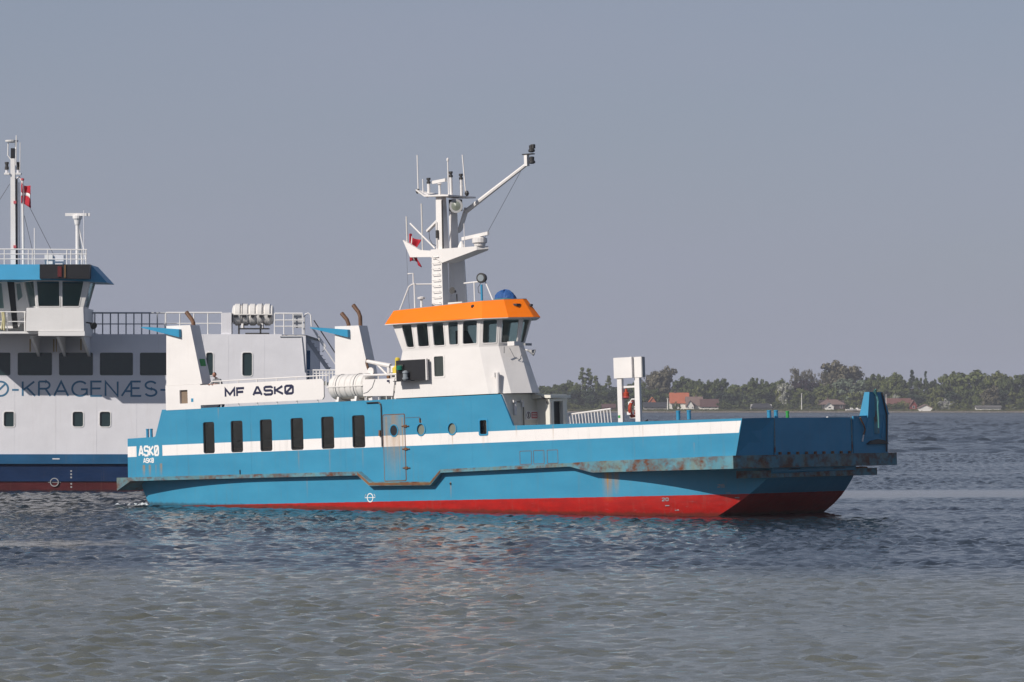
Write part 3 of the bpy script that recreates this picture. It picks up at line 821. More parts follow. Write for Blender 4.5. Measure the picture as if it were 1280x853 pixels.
# panel forward of the raft, small rail, davit
wp = MB().prism_y([(12.72,3.97),(14.22,3.93),(14.33,4.60),(12.72,4.62)], -0.02, 0.03).build('rail_screen', M['white'], ferry)
MB().tube([(13.35,-.03,4.60),(13.2,-.03,4.3),(12.95,-.03,4.12),(12.75,-.03,4.08)], 0.012, 5).build('hose_line', M['strap'], wp)
MB().box(13.95,14.08,-.035,-.02,4.48,4.55).box(14.04,14.08,-.035,-.02,4.42,4.5).build('hook', M['navy'], wp)
MB().tube([(12.72,.06,4.78),(14.40,.06,4.76)], 0.045, 6).build('hand_rail', M['white'], ferry)
for u in (12.76, 13.45, 14.1, 14.36): MB().tube([(u,.06,3.78),(u,.06,4.78)], 0.024, 6).build('rail_post', M['white'], ferry)
for u in (12.86, 13.86): MB().tube([(u,.02,3.8),(u,.02,3.96)], 0.02, 6).build('screen_foot', M['white'], ferry)
dv_ = MB().tube([(13.30,.9,3.78),(13.30,.9,5.10)], [.09,.08], 8).build('davit', M['white'], ferry)
MB().tube([(13.38,.9,5.12),(12.2,.9,5.36)], [.10,.07], 8).build('boom', M['white'], dv_)
MB().tube([(13.3,.9,4.70),(12.7,.9,5.22)], .045, 6).build('stay', M['white'], dv_)
MB().tube([(12.2,.9,5.44),(12.16,.9,5.30),(12.28,.9,4.95),(12.34,.9,4.70)], .05, 6).build('hook_block', M['copper'], dv_)
MB().lathe((12.45,.78,4.95), (0,1,0), [(0,.03),(0,.16),(.06,.16),(.06,.03)], 14).build('winch_drum', M['white'], dv_)
MB().box(13.25,13.37,.8,1.0,4.55,4.85).build('winch', M['rust'], dv_)
MB().box(13.55,13.80,.7,1.0,4.65,5.12).build('equipment_locker', M['white'], ferry)
MB().box(13.60,13.75,.66,.70,4.70,4.86).build('locker_latch', M['black'], ferry)

# --- wheelhouse
WB = [(14.24,0.0),(18.93,0.0),(19.68,.43),(20.10,1.18),(20.10,1.66),(18.8,2.9),(14.24,2.9)]
WT = [(14.75,0.0),(18.53,0.0),(19.18,.37),(19.58,1.11),(19.58,1.42),(18.5,2.8),(14.75,2.8)]
WW = [(14.40,-.15),(18.72,-.15),(19.39,.23),(19.84,1.01),(19.84,1.63),(18.7,2.95),(14.40,2.95)]
ZB, ZS, ZT = 3.826, 5.63, 6.69
wb = MB().hexa([(a,b_,ZB) for a,b_ in WB], [(a,b_,ZS) for a,b_ in WT]).build('wheelhouse', M['white'], ferry)
cut(wb, MB().prism_y(rrect(16.275, 16.80, 4.555, 5.39, .06), -0.1, 0.05))
f = MB(); frame_ring(f, rrect(16.31,16.765,4.59,5.355,.05), rrect(16.25,16.825,4.53,5.415,.07), -0.015, 0.02); w = f.build('window', M['white'], ferry)
MB().prism_y(rrect(16.29,16.785,4.57,5.375,.05), 0.03, 0.04).build('pane', M['greyglass'] if False else simple('dim_pane', (.05,.06,.055), .08), w)
MB().prism_z(WT, ZS - 0.02, ZS + 0.002).build('wheelhouse_floor', M['interior'], ferry) if False else None
wall = MB()
def P3(a, b, c, d, s, t):
    return (a*(1-s) + b*s)*(1-t) + (d*(1-s) + c*s)*t
def win_facet(bl, br, tr, tl, l, r, bt, tp, rad=0.06, k=5):
    """one leaning window panel: wall round the opening, frame and pane"""
    bl, br, tr, tl = (Vector(p) for p in (bl, br, tr, tl))
    w = ((br-bl).length + (tr-tl).length)/2; h = ((tl-bl).length + (tr-br).length)/2
    n = (br-bl).cross(tl-bl).normalized()
    def loop(e, off):
        return [P3(bl, br, tr, tl, x/w, z/h) + n*off for x, z in rrect(l-e, w-r+e, bt-e, h-tp+e, rad+e, k)]
    li = loop(0, 0); m = len(li)
    cs = [br, tr, tl, bl]
    vs = li + cs; fs = []
    for i in range(m):
        j = (i+1) % m; ci = i // k; cj = j // k
        fs.append((i, j, m+ci) if ci == cj else (i, j, m+cj, m+ci))
    inn = loop(0, -0.06); b0 = len(vs); vs = vs + inn
    fs += [(i, b0+i, b0+(i+1) % m, (i+1) % m) for i in range(m)]
    wall.add(vs, fs)
    a = loop(-.005, .014); b_ = loop(.04, .014); c = loop(-.005, -.02); d_ = loop(.04, -.002)
    f = MB().add(a + b_ + c + d_, [q for i in range(m) for q in ((i,(i+1)%m,m+(i+1)%m,m+i),(m+i,m+(i+1)%m,3*m+(i+1)%m,3*m+i),(i,2*m+i,2*m+(i+1)%m,(i+1)%m))])
    wo_ = f.build('window', M['white'], ferry)
    MB().add(loop(0.0, -0.045), [tuple(range(m))]).build('pane', M['glass'], wo_, recalc=False)
ub = [14.75,15.44,16.2,16.97,17.6,18.53]; ut = [14.40,15.47,16.25,17.02,17.77,18.72]
for i in range(5):
    ml = (.36 if i == 0 else .13)
    win_facet((ub[i],0,ZS),(ub[i+1],0,ZS),(ut[i+1],-.15,ZT),(ut[i],-.15,ZT), ml, .10 if i < 4 else .12, .14, .06)
pairs = [(1,2,.13,.10),(2,3,.10,.10),(3,4,.07,.07),(4,5,.2,.2)]
for i, j, l, r in pairs:
    win_facet((*WT[i],ZS),(*WT[j],ZS),(*WW[j],ZT),(*WW[i],ZT), l, r, .14, .06)
for k_ in range(4):
    a, b_ = k_/4, (k_+1)/4
    lb = lambda A, B, t: (A[0]*(1-t)+B[0]*t, A[1]*(1-t)+B[1]*t)
    win_facet((*lb(WT[5],WT[6],a),ZS),(*lb(WT[5],WT[6],b_),ZS),(*lb(WW[5],WW[6],b_),ZT),(*lb(WW[5],WW[6],a),ZT), .15, .15, .14, .06)
for k_ in range(2):
    a, b_ = k_/2, (k_+1)/2
    win_facet((*lb(WT[6],WT[0],a),ZS),(*lb(WT[6],WT[0],b_),ZS),(*lb(WW[6],WW[0],b_),ZT),(*lb(WW[6],WW[0],a),ZT), .2, .2, .14, .06)
wall.build('window_band', M['white'], ferry)
ci = MB().prism_z([(15.0,.25),(18.3,.25),(18.9,.5),(19.3,1.15),(19.3,1.4),(18.3,2.5),(15.0,2.5)], ZS+.004, ZS+.05).build('chart_table', M['dark'], ferry)
MB().hexa([(16.6,1.0,5.68),(17.1,1.0,5.68),(17.1,1.6,5.68),(16.6,1.6,5.68)],[(16.55,1.05,6.35),(16.75,1.05,6.35),(16.75,1.55,6.35),(16.55,1.55,6.35)]).build('helm_chair', M['black'], ferry)
RB = [(14.19,-.35),(18.99,-.35),(19.86,.15),(20.38,1.05),(20.38,1.47),(19.0,3.0),(14.19,3.0)]
RT = [(14.36,0.0),(18.74,0.0),(19.46,.41),(19.86,1.09),(19.86,1.32),(18.7,2.7),(14.36,2.7)]
zr = lambda u: 7.21 + (u - 14.36)*0.035
def mid(ring, t): return (ring[0][0]*(1-t)+ring[1][0]*t, ring[0][1]*(1-t)+ring[1][1]*t)
RB2 = [RB[0], (16.3,-.37), (17.7,-.39)] + RB[1:]
RT2 = [RT[0], (16.3,-.01), (17.7,-.03)] + RT[1:]
MB().hexa([(a,b_,ZT+.002) for a,b_ in RB2], [(a,b_,zr(a)) for a,b_ in RT2]).build('wheelhouse_roof', M['orange'], ferry)
MB().hexa([(a,b_,zr(a)+.004) for a,b_ in RT2], [(a,b_,zr(a)+.02) for a,b_ in RT2]).build('roof_deck', M['grey'], ferry)
MB().hexa([(a*.999+.0,b_,ZT-.03) for a,b_ in RB], [(a*.9995,b_,ZT) for a,b_ in RB]).build('roof_soffit', M['whitedirty'], ferry)
# things fixed to the wheelhouse
def scr():
    s = MB().box(14.60,16.08,-.24,-.18,4.47,5.27).build('sidelight_screen', M['black'], ferry)
    MB().box(16.08,16.13,-.26,-.16,4.465,5.285).build('screen_end', M['white'], s)
    MB().box(14.62,16.08,-.18,-.005,5.21,5.26).build('screen_top', M['black'], s)
    MB().box(14.62,15.5,-.46,-.24,4.455,4.485).build('screen_shelf', M['black'], s)
    MB().lathe((14.86,-.34,4.88),(0,0,1),[(0,.09),(.02,.12),(.17,.12),(.19,.09)],14).build('sidelight', M['green'], s)
    MB().box(14.72,15.0,-.30,-.24,4.82,5.12).build('lamp_backing', M['dark'], s)
    MB().lathe((15.16,-.36,4.49),(0,0,1),[(0,.10),(.05,.13),(.10,.13),(.11,.10),(.27,.10),(.28,.13),(.34,.11),(.38,.04)],14).build('spare_lamp', M['lens'], s)
scr()
MB().tube([(19.30,.10,3.85),(19.30,.10,4.62)], .075, 10).build('vent_pipe', M['white'], ferry)
MB().box(19.12,19.25,-.02,.22,4.45,4.62).build('junction_box', M['white'], ferry)
MB().box(19.62,19.95,.35,.75,5.62,5.78).build('camera_housing', M['white'], ferry)
MB().box(19.86,19.94,1.05,1.45,5.63,5.72).build('wiper_motor', M['grey'], ferry)
MB().tube([(19.5,.30,5.6),(19.45,.35,5.35)], .02, 5).tube([(19.6,.5,5.55),(19.62,.75,5.2),(19.72,.95,5.1),(19.75,1.05,5.3)], .012, 5).build('cable', M['grey'], ferry)
lh = MB().lathe((19.72,1.45,5.46),(.55,.35,-.25),[(0,.04),(.08,.05),(.28,.13),(.30,.13)],14).build('loudhailer', M['grey'], ferry)
MB().tube([(19.55,1.40,5.52),(19.75,1.46,5.45)], .025, 5).build('bracket', M['white'], lh)
MB().box(19.72,19.92,.62,.86,7.14,7.22).build('floodlight', M['dark'], ferry)
MB().box(20.05,20.15,1.2,1.32,7.12,7.2).build('deck_lamp', M['dark'], ferry)
MB().lathe((18.35,-.06,7.18),(0,-1,-.2),[(0,.07),(.05,.08),(.12,.03)],10).build('rail_foot_ring', M['dark'], ferry)

# --- roof rails
def rail(pts, posts, m='white', r=.03, name='roof_rail'):
    o = MB().tube(pts, r, 7).build(name, M[m], ferry)
    for a, b_ in posts: MB().tube([a, b_], r, 7).build('stanchion', M[m], o)
zz = zr
rail([(14.45,.25,zz(14.45)),(14.95,.25,8.12),(15.1,.25,8.20),(15.75,.8,8.19)], [((15.22,.25,7.24),(15.22,.25,8.24))])
rail([(17.08,1.0,8.15),(17.6,1.0,8.17),(18.12,1.0,8.17),(18.50,1.0,7.38)], [((17.58,1.0,7.33),(17.58,1.0,8.2))])
MB().tube([(15.18,.25,8.2),(15.18,.25,8.62),(14.92,.25,8.62)], .03, 6).build('lamp_bracket', M['white'], ferry)
MB().lathe((15.6,.2,7.25),(0,0,1),[(0,.05),(.34,.05),(.36,.15),(.42,.16),(.46,.03)],12).build('satellite_puck', M['white'], ferry)
sl_ = MB().tube([(18.0,.92,7.34),(18.0,.92,8.05)], .045, 8).build('searchlight', M['blue'], ferry)
MB().lathe((17.99,1.06,8.30),(.25,-1,.0),[(0,.10),(.04,.18),(.22,.20),(.24,.17)],16).build('lamp_head', M['dark'], sl_)
MB().lathe((18.05,.822,8.30),(.25,-1,.0),[(0,.13),(.012,.13)],16).build('lens', M['lens'], sl_)
MB().tube([(17.93,.95,8.1),(17.8,.95,7.95),(17.82,.95,7.75),(17.98,.95,7.7)], .012, 5).build('cable', M['dark'], sl_)
hn_ = MB().tube([(16.75,.95,7.3),(16.75,.95,7.75)], .025, 6).build('deck_horn', M['dark'], ferry)
MB().lathe((16.72,.9,7.85),(0,-1,.2),[(0,.05),(.12,.07),(.2,.14)],12).build('horn_bell', M['dark'], hn_)
MB().box(16.5,17.2,.7,1.0,zz(16.8),zz(16.8)+.14).build('roof_box', M['whitedirty'], ferry)

# --- mast: two legs, bracket arms, aerials
mast = MB().hexa([(15.68,.72,7.2),(16.24,.72,7.2),(16.24,1.12,7.2),(15.68,1.12,7.2)], [(15.74,.74,9.45),(16.22,.74,9.45),(16.22,1.10,9.45),(15.74,1.10,9.45)]).build('mast', M['white'], ferry)
MB().hexa([(15.95,.76,9.45),(16.34,.76,9.45),(16.34,1.08,9.45),(15.95,1.08,9.45)], [(15.98,.78,11.55),(16.26,.78,11.60),(16.26,1.06,11.60),(15.98,1.06,11.55)]).build('upper_leg', M['white'], mast)
def leg(ring0, z0, ring1, z1, nm):
    MB().hexa([(a_,b_,z0) for a_,b_ in ring0], [(a_,b_,z1) for a_,b_ in ring1]).build(nm, M['white'], mast)
leg([(16.08,1.45),(16.42,1.94),(16.2,2.3),(15.85,2.25),(15.85,1.6)], 7.2, [(16.06,1.45),(16.38,1.92),(16.15,2.25),(15.85,2.2),(15.85,1.6)], 9.3, 'port_leg')
leg([(16.06,1.55),(16.20,1.84),(16.0,2.1),(15.82,2.0),(15.85,1.7)], 9.3, [(16.04,1.60),(16.17,1.84),(16.0,2.05),(15.85,1.98),(15.88,1.7)], 11.4, 'port_upper_leg')
for i in range(9):
    z = 7.45 + i*.22
    MB().tube([(15.80,.70,z),(15.80,.62,z),(16.16,.62,z+.0),(16.16,.70,z)], .014, 5).build('ladder_rung', M['white'], mast)
MB().tube([(16.30,.74,9.5),(16.32,.74,11.4)], .03, 6).build('cable_run', M['dark'], mast)
# bracket for the radar, forward
MB().hexa([(15.75,.66,9.30),(16.3,.66,8.98),(17.95,.75,9.38),(18.25,1.1,9.42),(17.95,1.45,9.38),(16.3,1.5,8.98),(15.75,1.5,9.30)],
          [(15.75,.66,9.52),(16.3,.66,9.52),(17.95,.75,9.52),(18.25,1.1,9.52),(17.95,1.45,9.52),(16.3,1.5,9.52),(15.75,1.5,9.52)]).build('radar_platform', M['white'], mast)
rd = MB().lathe((17.95,.95,9.52),(0,0,1),[(0,.20),(.05,.22),(.10,.22),(.14,.29),(.30,.29),(.36,.16),(.42,.10)],16).build('radar', M['white'], ferry)
MB().hexa([(17.02,1.0,9.80),(18.50,.74,9.92),(18.53,.82,9.92),(17.05,1.10,9.80)],[(17.02,1.0,9.93),(18.50,.74,10.05),(18.53,.82,10.05),(17.05,1.10,9.93)]).build('scanner', M['white'], rd)
MB().lathe((17.05,.95,9.52),(0,0,1),[(0,.15),(.06,.14),(.24,.05),(.26,.01)],12).build('gps_dome', M['white'], mast)
MB().tube([(17.2,.95,9.52),(17.2,.95,10.45)], .015, 5).build('aerial', M['white'], mast)
# fin-shaped bracket aft with flag gaff
MB().hexa([(14.20,.86,10.0),(14.55,.86,9.30),(15.75,.86,9.24),(15.75,.86,9.48),(15.05,.86,9.55)],[(14.20,.98,10.0),(14.55,.98,9.30),(15.75,.98,9.24),(15.75,.98,9.48),(15.05,.98,9.55)]).build('fin_bracket', M['white'], mast)
MB().tube([(14.55,.92,10.62),(15.75,.92,9.58)], .035, 6).build('gaff', M['white'], mast)
MB().tube([(14.38,.92,9.7),(14.37,.92,10.9)], .03, 6).build('aerial', M['whitedirty'], mast)
MB().tube([(15.14,.92,9.4),(15.14,.92,11.35)], .028, 6).build('aerial', M['whitedirty'], mast)
MB().tube([(14.33,.92,9.8),(14.35,.92,8.4),(14.4,.92,7.25)], .007, 4).build('halyard', M['wire'], mast)
MB().hexa([(15.42,.82,10.30),(15.44,.82,10.22),(16.0,.82,10.62),(15.98,.82,10.70)],[(15.42,.98,10.30),(15.44,.98,10.22),(16.0,.98,10.62),(15.98,.98,10.70)]).build('lamp_arm', M['white'], mast)
MB().tube([(15.5,.9,10.25),(15.52,.9,9.95),(15.65,.9,9.75),(15.9,.9,9.65)], .012, 5).build('cable', M['dark'], mast)
MB().box(16.02,16.10,.66,.76,9.95,10.25).build('navigation_light', M['dark'], mast)
MB().tube([(16.02,.70,9.55),(16.02,.70,10.6)], .018, 5).build('conduit', M['white'], mast)
# top platform
MB().hexa([(14.98,.8,11.86),(15.55,.6,11.58),(16.75,.6,11.52),(16.75,2.3,11.50),(15.6,2.3,11.56)],[(14.98,.8,11.92),(15.55,.6,11.64),(16.75,.6,11.58),(16.75,2.3,11.56),(15.6,2.3,11.62)]).build('top_platform', M['white'], mast)
MB().tube([(14.98,.9,11.85),(15.5,.9,11.62)], .07, 6).build('platform_arm', M['white'], mast)
for nm, u, v, z0, z1, r, mt in (('aerial',15.02,.9,11.8,13.25,.026,'white'),('aerial',15.22,.95,11.8,12.3,.022,'white'),('aerial',16.45,1.0,11.58,12.95,.026,'white'),
                                ('aerial',16.90,1.5,11.56,13.15,.026,'white')):
    MB().tube([(u,v,z0),(u + (0 if u < 16.8 else -.12),v,z1)], r, 6).build(nm, M[mt], mast)
MB().lathe((16.45,1.0,12.9),(0,0,1),[(0,.02),(.02,.05),(.1,.05),(.14,.02)],10).build('aerial_tip', M['white'], mast)
for u, v, z0, z1 in ((15.55,.9,11.72,12.10),(16.58,1.0,11.58,12.28),(16.72,1.45,11.56,12.2)):
    l_ = MB().tube([(u,v,z0),(u,v,z1)], .06, 8).build('signal_light', M['white'], mast)
    MB().tube([(u,v,z1),(u,v,z1+.08)], .08, 8).tube([(u,v,z1+.14),(u,v,z1+.22)], .08, 8).tube([(u,v,z1),(u,v,z1+.2)], .05, 8).build('lens', M['dark'], l_)
MB().lathe((15.0,.9,11.75),(0,0,1),[(0,.05),(.1,.09),(.18,.05)],8).build('aerial_base', M['dark'], mast)
MB().lathe((16.95,1.5,11.55),(0,0,1),[(0,.05),(.1,.09),(.2,.05)],8).build('aerial_base', M['dark'], mast)
sr = MB().lathe((16.05,.95,11.6),(0,0,1),[(0,.05),(.42,.05),(.45,.12),(.48,.05)],10).build('small_radar', M['white'], mast)
MB().hexa([(15.62,1.0,12.08),(16.40,.86,12.12),(16.42,.94,12.12),(15.64,1.08,12.08)],[(15.62,1.0,12.20),(16.40,.86,12.24),(16.42,.94,12.24),(15.64,1.08,12.20)]).build('scanner', M['white'], sr)
hh = MB().lathe((16.52,1.6,11.18),(.45,-1,-.05),[(0,.06),(.25,.08),(.48,.17),(.62,.27),(.64,.27)],18).build('ship_horn', M['grey'], mast)
MB().lathe((16.80,.975,11.15),(.45,-1,-.05),[(0,.02),(-.06,.24),(-.062,.02)][::-1],18).build('horn_mouth', M['greyglass'], hh)
MB().box(16.2,16.55,1.3,1.7,11.0,11.45).build('horn_driver', M['dark'], hh)
# boom reaching forward from the port leg
bm_ = MB().hexa([(15.98,2.0,10.2),(16.12,2.0,10.3),(16.45,2.0,11.05),(16.40,2.0,11.16)],[(15.98,2.2,10.2),(16.12,2.2,10.3),(16.45,2.2,11.05),(16.40,2.2,11.16)]).build('boom_root', M['white'], mast)
MB().tube([(16.42,2.1,11.02),(19.44,2.1,12.62)], [.10,.075], 8).build('light_boom', M['white'], mast)
MB().box(19.38,19.52,2.02,2.18,12.55,13.02).build('boom_head', M['white'], mast)
MB().box(19.30,19.78,2.0,2.2,12.98,13.02).build('lamp_plate', M['dark'], mast)
for z in (12.62, 13.06): MB().lathe((19.70,2.1,z),(0,0,1),[(0,.07),(.03,.13),(.10,.13),(.13,.09),(.26,.10),(.28,.05)],12).build('masthead_light', M['dark'], mast)
MB().box(19.70,19.84,2.04,2.16,13.2,13.36).build('floodlight', M['dark'], mast)
MB().tube([(19.15,2.1,12.38),(17.0,2.1,9.55)], .010, 4).build('stay_wire', M['wire'], mast)

# --- message gantry forward
ga = MB().box(24.36,24.57,.85,.98,1.14,4.20).build('sign_gantry', M['white'], ferry)
MB().box(25.16,25.38,.85,.98,1.14,4.20).build('post', M['white'], ga)
MB().box(24.26,25.17,.80,.98,4.195,4.965).build('sign_box', M['white'], ga)
MB().box(25.18,25.52,.83,.98,4.195,4.96).build('sign_box', M['white'], ga)
MB().hexa([(25.10,.70,4.19),(25.17,.70,4.19),(25.17,.777,4.19),(25.10,.777,4.19)],[(25.10,.70,4.97),(25.17,.70,4.97),(25.17,.777,4.97),(25.10,.777,4.97)]).build('sign_flange', M['white'], ga)
MB().box(25.53,25.58,.80,.98,4.20,4.95).build('sign_end', M['grey'], ga)
MB().box(24.60,25.15,.93,1.01,3.83,3.90).build('cross_bar', M['white'], ga)
MB().box(24.37,24.47,.842,.848,2.72,2.82).build('green_tag', M['greenpaint'], ga)
br = MB().tube([(24.86,.95,3.30),(24.86,.95,2.70),(25.15,.95,2.70)], .025, 6).tube([(24.86,.95,3.30),(24.95,.95,3.40),(25.15,.95,3.40)], .025, 6).tube([(24.86,.95,3.03),(25.15,.95,3.03)], .022, 6).build('buoy_bracket', M['white'], ga)
MB().tube([(24.95,1.5,2.45),(25.25,1.5,2.62)], .03, 6).build('lever', M['dark'], ga)

# --- sloping white gate rail on the car deck
gt = MB().tube([(20.40,3.0,2.98),(22.45,3.0,3.13)], .035, 6).build('gate_rail', M['white'], ferry)
for i in range(14):
    u = 20.45 + i*.15
    MB().tube([(u,3.0,2.98+(u-20.4)*.073),(u+.07,3.0,2.45),(u+.07,3.0,1.14)], .022, 5).build('gate_bar', M['white'], gt)

# --- bollards on the bulwark
def bollard(u, v, z, h=.34, m='blue', r=.075):
    MB().lathe((u,v,z),(0,0,1),[(0,r),(h-.05,r),(h-.045,r*1.15),(h-.01,r*1.15),(h,r*.9)],12).build('bollard', M[m], ferry)
for u in (27.62, 28.10): bollard(u, .15, 2.54)
for u in (1.06, 1.27): bollard(u, .15, 2.72, .36, 'blue', .06)
for v in (2.55, 3.0): bollard(30.0, v, 2.45, .36)
bollard(30.0, 3.75, 2.45, .33, 'greenpaint', .06)

# ------------------------------------------------------------------ loose things aboard
def raft_parts(root, L_, r, ribs=6, dp=.93):
    """ribbed fibreglass canister along x, centred on the root"""
    n = 22; h = L_/2; prof = [(-h, .02), (-h, r*.62), (-h+.05, r*.86)]
    for i in range(ribs):
        a = -h + .10 + i*(L_-.2)/ribs; b = -h + .10 + (i+1)*(L_-.2)/ribs
        prof += [(a, r*dp), (a+.03 + (.93-dp)*.4, r), (b-.05 - (.93-dp)*.4, r), (b-.015, r*dp)]
    prof += [(h-.05, r*.86), (h, r*.62), (h, .02)]
    MB().lathe((0,0,r+.12), (1,0,0), prof, n).build('canister', M['fibre'], root, smooth=35)
    MB().box(-h+.03, h-.03, -r*1.03, -r*.9, r+.10, r+.15).box(-h+.03, h-.03, r*.9, r*1.03, r+.10, r+.15).build('seam_flange', M['fibre'], root)
    for x in (-h*.5, h*.45):
        MB().torus((x,0,r+.12), (1,0,0), r+.005, .016, 22, 5).build('strap', M['strap'], root)
        MB().prism_x([(-r*.8,0),(r*.8,0),(r*.7,.22),(r*.3,.11),(-r*.3,.11),(-r*.7,.22)], x-.05, x+.05).build('cradle', M['white'], root)
rft = aboard('life_raft', (11.72,.55,3.78), 'white ribbed life raft canister beside the blue ferry name board', 'life raft', 'life raft canisters')
raft_parts(rft, 1.92, .49)
raft2 = aboard('life_raft', (12.9,2.6,3.78), 'white life raft canister half hidden behind the crane arm and front canister', 'life raft', 'life raft canisters')
raft_parts(raft2, 1.7, .47)
lb = aboard('lifebuoy', (24.92,1.06,3.02), 'orange red lifebuoy in white bracket between the sign gantry posts', 'lifebuoy')
MB().torus((0,0,0),(1,.15,0),.27,.07,26,8).build('ring', M['buoy'], lb)
for a in (0.5, 2.1, 3.7, 5.2):
    MB().box(-.078,.078,.27*math.cos(a)-.07,.27*math.cos(a)+.07,.27*math.sin(a)-.055,.27*math.sin(a)+.055).build('reflective_band', M['flagwhite'], lb)
lt = aboard('lifebuoy_light', (24.70,.95,3.42), 'small orange red lifebuoy light hanging on gantry post above the lifebuoy', 'lifebuoy light')
MB().lathe((0,0,0),(0,0,1),[(0,.04),(.03,.10),(.22,.11),(.26,.06),(.36,.05),(.38,.02)],12).build('float', M['buoy'], lt)
MB().torus((0,0,.06),(0,0,1),.105,.02,14,5).build('band', M['signred'], lt)
yb = aboard('yellow_beacon', (14.15,.35,4.76), 'yellow plastic beacon on the rail beside the black light screen', 'beacon')
MB().lathe((0,0,0),(0,0,1),[(0,.08),(.04,.17),(.24,.18),(.32,.10),(.34,.09)],14).build('float_body', M['yellow'], yb)
MB().lathe((.02,0,.32),(.1,0,1),[(0,.08),(.30,.10),(.34,.05)],12).build('lamp_head', M['yellow'], yb)
# blue tarpaulin bundle on the roof
tp = MB(); nseg = 26
rings_ = []
for j, (zq, rq) in enumerate(((0,1.0),(.10,1.03),(.20,.94),(.30,.74),(.37,.45),(.40,.15),(.405,.02))):
    rings_.append([(math.cos(2*math.pi*k/nseg)*rq*.42*(1+.07*math.sin(k*2.3+j)+.05*math.sin(k*5.1)), math.sin(2*math.pi*k/nseg)*rq*.36*(1+.08*math.sin(k*1.9+j*1.3)), zq*(1+.10*math.sin(k*1.7))) for k in range(nseg)])
vv = [p for r_ in rings_ for p in r_]; ff = []
for j in range(len(rings_)-1):
    for k in range(nseg): ff.append((j*nseg+k, j*nseg+(k+1)%nseg, (j+1)*nseg+(k+1)%nseg, (j+1)*nseg+k))
ff.append(tuple(range(nseg)))
tp.add(vv, ff)
tpo = aboard('tarpaulin_bundle', (19.06,1.02,7.375), 'blue tarpaulin cover bundled on top of the orange wheelhouse roof', 'tarpaulin')
tp.build('cover', M['tarp'], tpo)
MB().torus((0,0,.06),(0,0,1),.42,.018,22,5).build('lashing', M['rope'], tpo)

def flag(name, mat4, w, h, label, droop=0.5, seed=0, furl=0.62):
    """red flag with a white cross hanging in folds; hoist along -z, fly along +x"""
    o = empty(name); o.matrix_world = mat4; tag(o, label, 'flag')
    nx, nz = 26, 16
    def pt(s, t):
        x = w*s*furl + .05*math.sin(7*s+seed)
        y = .11*math.sin(9*s + 2.2*t + seed)*s**.6*1.3
        z = -h*t - droop*w*(s**1.4)*.55 + .05*math.sin(6*s+4*t+seed)
        return (x*(1 - .35*math.sin(3.1*t)**2*(seed % 2)), y, z)
    def region(s0, s1, t0, t1, mt, nm):
        mb_ = MB(); a = max(2, int(nx*(s1-s0))); b_ = max(2, int(nz*(t1-t0)))
        V_ = [pt(s0+(s1-s0)*i/a, t0+(t1-t0)*j/b_) for j in range(b_+1) for i in range(a+1)]
        F_ = [(j*(a+1)+i, j*(a+1)+i+1, (j+1)*(a+1)+i+1, (j+1)*(a+1)+i) for j in range(b_) for i in range(a)]
        mb_.add(V_, F_); q = mb_.build(nm, M[mt], o, smooth=80)
        sd = q.modifiers.new('s', 'SOLIDIFY'); sd.thickness = .008
    for s0, s1 in ((0,.34),(.47,1)):
        for t0, t1 in ((0,.42),(.58,1)): region(s0, s1, t0, t1, 'flagred', 'red_field')
    region(0, 1, .42, .58, 'flagwhite', 'cross_bar')
    region(.34, .47, 0, .42, 'flagwhite', 'cross_arm'); region(.34, .47, .58, 1, 'flagwhite', 'cross_arm')
    return o
flag('ensign', SHIP_M @ Matrix.Translation((14.30,1.10,10.20)), 1.15, 1.0, 'small red flag with white cross drooping by the orange roofed ferry mast', .42, 1, .55)

